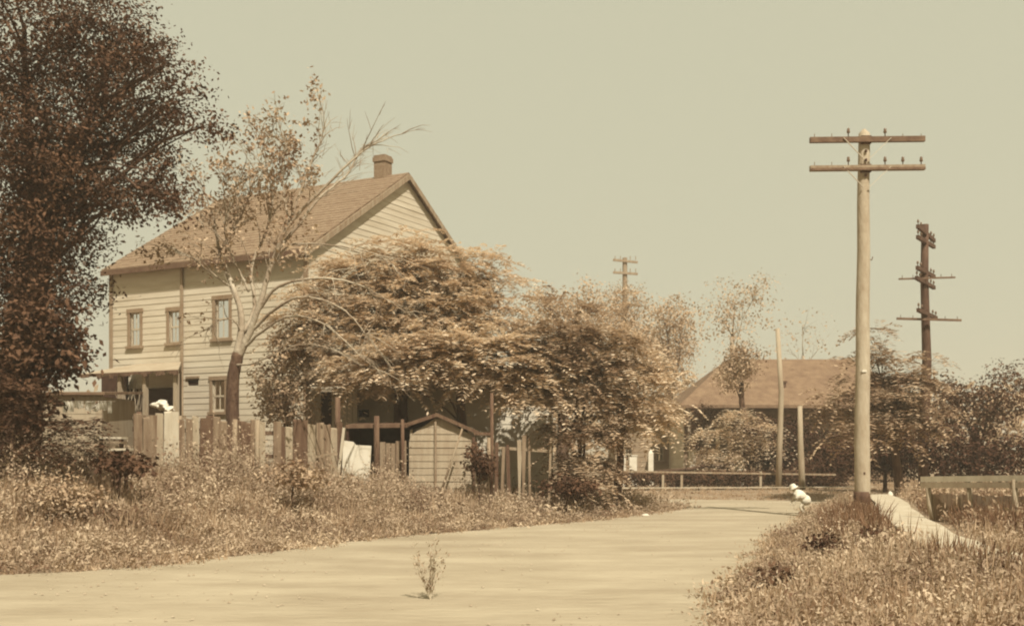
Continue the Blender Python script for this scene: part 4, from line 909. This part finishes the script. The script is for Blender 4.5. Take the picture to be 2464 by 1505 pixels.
tree('sumac_tree', 'dark and light leafy tree around the lower half of the pale utility pole', [
    B(2075, 880, 34, 50, 40, None, .6), B(2100, 810, 34, 40, 35, None, .4), B(2150, 880, 34, 60, 35, None, .7), B(2120, 970, 33.5, 90, 50), B(2035, 965, 33.5, 50, 30, None, .6), B(2050, 1035, 33, 60, 26, None, .6), B(2190, 940, 34, 70, 50), B(2190, 1005, 33.5, 55, 28), B(2240, 870, 34.5, 30, 30, None, .5)],
    g0(2170, 34.6), .13, M['leaf_mid'], M['bark'], 'frond', per=9, length=.6, lw=.08, ll=.21, nl=7, droop=.5, fork=.5, layer=.6)
tree('round_tree', 'dark round-headed tree at the right edge behind the guard rail', [B(2280, 950, 37, 50, 50), B(2350, 1000, 37, 80, 60), B(2420, 940, 37, 90, 70), B(2270, 1020, 37, 45, 35)], g0(2340, 37.5), .2, M['leaf_dark'], M['bark'], 'leaf', per=7, k=18, size=.11, cr=.24, shell=.35)
for lb, bl, bx in (
    ('dark shrub mass left of the pale utility pole, beyond the child', [B(2000, 1080, 46, 60, 55), B(1960, 1130, 45, 60, 35), B(2040, 1110, 45, 50, 40), B(1900, 1060, 47.5, 60, 60)], 1990),
    ('dark shrub mass just right of the pale utility pole', [B(2110, 1100, 40, 70, 45), B(2170, 1090, 40, 65, 60), B(2130, 1045, 40, 70, 40)], 2130),
    ('dark rounded bush behind the guard rail at right', [B(2270, 1090, 36, 55, 65), B(2350, 1105, 36, 70, 65), B(2440, 1100, 36, 70, 60)], 2320),
    ('dark bush under the trees right of the arching shrub', [B(1850, 1090, 47.5, 60, 45), B(1830, 1040, 48, 50, 40)], 1850)):
    tree('dark_bush', lb, bl, g0(bx, bl[0][1]), .07, M['leaf_deep'], M['bark'], 'leaf', 'dark bushes across the road', cat='bush', per=11, k=18, size=.12, cr=.25, shell=.35)

# distant woods closing the horizon
N = 26000; x = RNG.uniform(-110, 130, N); y = RNG.uniform(100, 125, N); hh = 5.0 + 2.4 * vnoise(x + 200, y, 9, 3) + 1.5 * vnoise(x + 200, y, 3.1, 4)
z = hh * RNG.random(N) ** .7; nrm = unit(rnd(N) + np.array([0, -.3, .7])); a = unit(np.cross(nrm, rnd(N))); b = np.cross(nrm, a); s_ = .9 * (.6 + .8 * RNG.random(N))[:, None]
tag(leafmesh('distant_woods', np.stack([x, y, z], -1), a * s_, b * s_ * .6, M['leaf_hazed']), 'low belt of pale distant woods on the horizon', 'woods', kind='stuff')

# ------------------------------------------------------------------ weeds and grass
def weeds(name, label, region, N, hfun, m, k=12, size=.07, spread=.09, kind='stuff', blade=False, margin=.12):
    x0, x1, y0, y1, ok = region; x = RNG.uniform(x0, x1, N * 2); y = RNG.uniform(y0, y1, N * 2)
    d = seg_dist(x, y, RP); ins = inside(x, y, RP); dpth_ = seg_dist(x, y, path_c, False)
    keep = (~ins | (d < margin * 3.5 * RNG.random(len(x)) ** 5)) & (dpth_ > .5 + .25 * RNG.random(len(x))) & ok(x, y)
    x, y, d = x[keep][:N], y[keep][:N], np.where(ins, 0, d)[keep][:N]; g = H(x, y); h = hfun(x, y, d) * (.6 + .7 * RNG.random(len(x))); n = len(x)
    base = np.stack([x, y, g - .02], -1); lean = RNG.normal(size=(n, 3)) * np.array([.25, .25, 0]) + np.array([0, 0, 1])
    if blade:
        k_ = k; c = np.repeat(base, k_, 0) + RNG.normal(size=(n * k_, 3)) * np.array([.05, .05, 0]); hv = np.repeat(h, k_) * (.5 + .6 * RNG.random(n * k_))
        dr = unit(RNG.normal(size=(n * k_, 3)) * np.array([.35, .35, 0]) + np.array([.08, 0, 1])); a = dr * hv[:, None]; b = unit(np.cross(dr, rnd(n * k_))) * (.010 + .012 * RNG.random(n * k_))[:, None]
    else:
        t = RNG.random((n, k)) ** .8; c = base[:, None, :] + (lean * h[:, None])[:, None, :] * t[..., None] + RNG.normal(size=(n, k, 3)) * spread * np.array([1, 1, .4]); c = c.reshape(-1, 3); NN = len(c)
        nrm = unit(rnd(NN) + np.array([0, -.2, .6])); a = unit(np.cross(nrm, rnd(NN)) + np.array([0, 0, .25])); b = np.cross(nrm, a); s = size * (.45 + RNG.random(NN))[:, None]; a = a * s; b = b * s * .42
    return tag(leafmesh(name, c, a, b, m), label, 'weeds' if not blade else 'grass', kind=kind)
okl = lambda x, y: (x < 5.2) & (y < 33) & ((x - -6.6) ** 2 + 0 * y > -1)
def hb(x, y, d): return (.45 + 1.3 * sst((vnoise(x + 50, y + 9, .55, 21) - .35) * 2)) * (.08 + .34 * sst(d / 2.2) + .12 * sst((y - 18) / 3) + .16 * sst((-x - 3) / 5)) * .9 * (.5 + 1.0 * vnoise(x + 90, y + 30, 1.1, 11)) * (1 - .45 * sst((x + 1) / 5))
tag(weeds('weeds', 'tangled tall weeds covering the roadside bank below the fence', (-16, 5.4, 11, 25.5, okl), 15000, hb, M['weed'], 21, .06, .10))
tag(weeds('grass', 'long grass blades through the weeds on the left bank', (-16, 5.4, 11, 27, okl), 9000, lambda x, y, d: (.14 + .3 * sst(d / 2)) * (.6 + .8 * vnoise(x + 20, y, .9, 12)), M['grass'], 8, blade=True))
tag(weeds('weeds', 'ragged yard weeds behind the fence around the sheds', (-18, 5.2, 22, 36, lambda x, y: (x < 5.2) & (y > 23)), 3000, lambda x, y, d: .35 + 0 * x, M['weed'], 10, .10, .12))
okr = lambda x, y: (x > .8) & (y < 33.5)
def hr_(x, y, d): return (.35 + .65 * sst(seg_dist(x, y, path_c, False) / 1.8)) * (.06 + .22 * sst(d / 1.0)) * (.5 + 1.0 * vnoise(x + 40, y + 10, .8, 13))
tag(weeds('weeds', 'low leafy weeds over the verge around the pale utility pole', (1, 16, 8, 33.5, okr), 11000, hr_, M['weed'], 20, .046, .08))
tag(weeds('grass', 'short dry grass on the verge at right', (1, 16, 8, 34, okr), 9000, lambda x, y, d: (.08 + .16 * sst(d / 1)) * (.6 + .8 * vnoise(x + 20, y + 5, .9, 14)), M['grass'], 8, blade=True))
tag(weeds('long_grass', 'scattered tall seed stalks standing above the weeds of the left bank', (-16, 5.0, 13, 25, lambda x, y: (x < 5) & (vnoise(x + 3, y + 60, 1.2, 33) > .5)), 420, lambda x, y, d: .62 * (.6 + .5 * sst(d / 2)), M['grass'], 4, blade=True, margin=0))
# dark long grass beside the path
def okd(x, y):
    dd = seg_dist(x, y, path_c, False); side = x < np.interp(y, path_c[:, 1], path_c[:, 0]); return (dd < 1.5) & side & (vnoise(x + 7, y, .7, 15) > .35)
tag(weeds('long_grass', 'dark bent long grass along the left edge of the footpath', (3, 10, 9, 22, okd), 1500, lambda x, y, d: .42 + 0 * x, M['grass_dark'], 12, blade=True))
tag(weeds('long_grass', 'dark undergrowth at the foot of the guard rail', (7.2, 14, 10, 27, lambda x, y: x > np.interp(y, path_c[:, 1], path_c[:, 0]) + .4), 3200, lambda x, y, d: .38 * (.5 + vnoise(x, y, 1, 16)), M['grass_dark'], 12, blade=True))
tag(weeds('undergrowth', 'leafy undergrowth sloping down to the right side of the footpath', (7.2, 15, 10, 30, lambda x, y: x > np.interp(y, path_c[:, 1], path_c[:, 0]) + .5), 2600, lambda x, y, d: .35 * (.5 + vnoise(x, y, 1, 17)), M['leaf_mid'], 11, .09, .1))
tag(weeds('grass', 'thin meadow grass beyond the far edge of the road', (-4, 24, 34, 60, lambda x, y: y > 34.5), 9000, lambda x, y, d: .12 + 0 * x, M['grass'], 7, blade=True))
# sapling weed in the road foreground
sp = empty('road_weed', tuple(P(1035, 1441, 11.7)), 0, 'single tall spindly weed standing alone at the near side of the road', 'weed'); sp.location.z = 0.0
mb = MB(); cs, a_, b_ = [], [], []
for k in range(9):
    e_ = Vector((random.uniform(-.2, .2), random.uniform(-.15, .15), random.uniform(.35, .72))); st = bend((0, 0, 0), e_, .05, 6, .05); mb.tube(st, [.006, .006, .005, .004, .003, .002], 4, False)
    for i_ in range(1, 6):
        for _ in range(9):
            cs.append(tuple(st[i_] + Vector([random.uniform(-.03, .03) for _ in range(3)]))); d = Vector((random.uniform(-1, 1), random.uniform(-1, 1), random.uniform(0, 1))).normalized(); a_.append(tuple(d * .05)); b_.append(tuple(d.cross(Vector((.3, .2, 1))).normalized() * .014))
mb.build('stem', M['wood_pale'], sp); leafmesh('leaves', np.array(cs), np.array(a_), np.array(b_), M['weed'], sp)
for lb, px, py, Yq, w_, h_, m_ in (('dark leafy shrub between the little gabled shed and the thin dark post', 1150, 1105, 25.0, 28, 40, 'leaf_dark'), ('low dark bush at the foot of the bushy corner tree', 1360, 1165, 25.2, 70, 20, 'leaf_dark'),
    ('dark leafy shrub under the low stool on the left bank', 285, 1115, 18.0, 60, 22, 'leaf_dark'), ('sprawling shrub on the bank in the lower left corner', 140, 1190, 16.6, 90, 40, 'leaf_mid'), ('dark broad-leaved plant on the verge just left of the pole foot', 1985, 1310, 15.2, 26, 20, 'leaf_deep'), ('dark broad-leaved plant low on the verge near the bottom edge', 1870, 1400, 12.2, 44, 22, 'leaf_dark'),
    ('dark broad-leaved plant in the middle of the verge below the pole', 2110, 1290, 15.5, 22, 14, 'leaf_deep'), ('leafy shrub on the bank below the fence post', 700, 1140, 20.5, 60, 26, 'leaf_mid')):
    tree('shrub', lb, [B(px, py, Yq, w_, h_), B(px + w_ * .7, py + h_ * .3, Yq + .2, w_ * .6, h_ * .7)], g0(px, Yq), .02, M[m_], M['bark'], 'leaf', cat='shrub', per=26 if Yq < 18 else 14, k=14, size=.07 if Yq < 18 else .1, cr=.09, shell=.3)
# loose gravel on the road
N = 5200; x = RNG.uniform(-9, 11, N * 2); y = RNG.uniform(9.2, 36, N * 2); k_ = inside(x, y, RP) & (RNG.random(N * 2) < .12 + .8 * (vnoise(x + 30, y + 8, 1.4, 31) > .55)); x = x[k_][:N]; y = y[k_][:N]; N = len(x)
r = .008 + .022 * RNG.random(N) ** 3; ang = RNG.random(N) * 6.3
o6 = np.array([(1, 0, 0), (0, .8, 0), (-.9, 0, 0), (0, -.7, 0), (.1, .1, .6), (0, 0, -.3)]); ca, sa = np.cos(ang)[:, None], np.sin(ang)[:, None]
vx = x[:, None] + r[:, None] * (o6[None, :, 0] * ca - o6[None, :, 1] * sa); vy = y[:, None] + r[:, None] * (o6[None, :, 0] * sa + o6[None, :, 1] * ca); vz = .006 + r[:, None] * (o6[None, :, 2] + .2)
me = bpy.data.meshes.new('gravel'); fv = []
for q_ in range(N):
    b6 = q_ * 6; fv += [(b6 + a, b6 + (a + 1) % 4, b6 + 4) for a in range(4)]
me.from_pydata(np.stack([vx, vy, vz], -1).reshape(-1, 3).tolist(), [], fv); tag(link('gravel', me, M['stone']), 'loose pebbles scattered over the dirt road', kind='stuff')
# pale stones strewn on the verge
for k, (px, py, r, lb) in enumerate(((1965, 1315, .16, 'largest pale flat stone on the verge below the pole'), (1990, 1330, .10, 'smaller pale stone just right of the largest stone'), (1820, 1395, .10, 'pale stone at the road edge near the bottom'), (1955, 1405, .13, 'flat pale stone low in the verge near the bottom edge'), (1553, 1229, .09, 'white stone at the tip of the left bank'))):
    Ys_ = (EYE - .12) / (py - HOR) * F; p = P(px, py, Ys_); g = Hs(p.x, p.y); tag(blobmesh((p.x, p.y, g + r * .25), (r, r * .8, r * .45), amp=.12, seed=k + 20).build('stone', M['white'], None, True), lb, 'stone', 'pale stones')

# ------------------------------------------------------------------ haze
mh = bpy.data.materials.new('haze'); mh.use_nodes = True; t = mh.node_tree; t.nodes.clear()
o = t.nodes.new('ShaderNodeOutputMaterial'); pv = t.nodes.new('ShaderNodeVolumePrincipled'); pv.inputs['Density'].default_value = .0016; pv.inputs['Color'].default_value = (1.0, .86, .66, 1); pv.inputs['Anisotropy'].default_value = .1
t.links.new(pv.outputs[0], o.inputs['Volume'])
mb = MB(); mb.box((0, 1150, 11.5), (3200, 2600, 27)); tag(mb.build('haze', mh), kind='stuff')
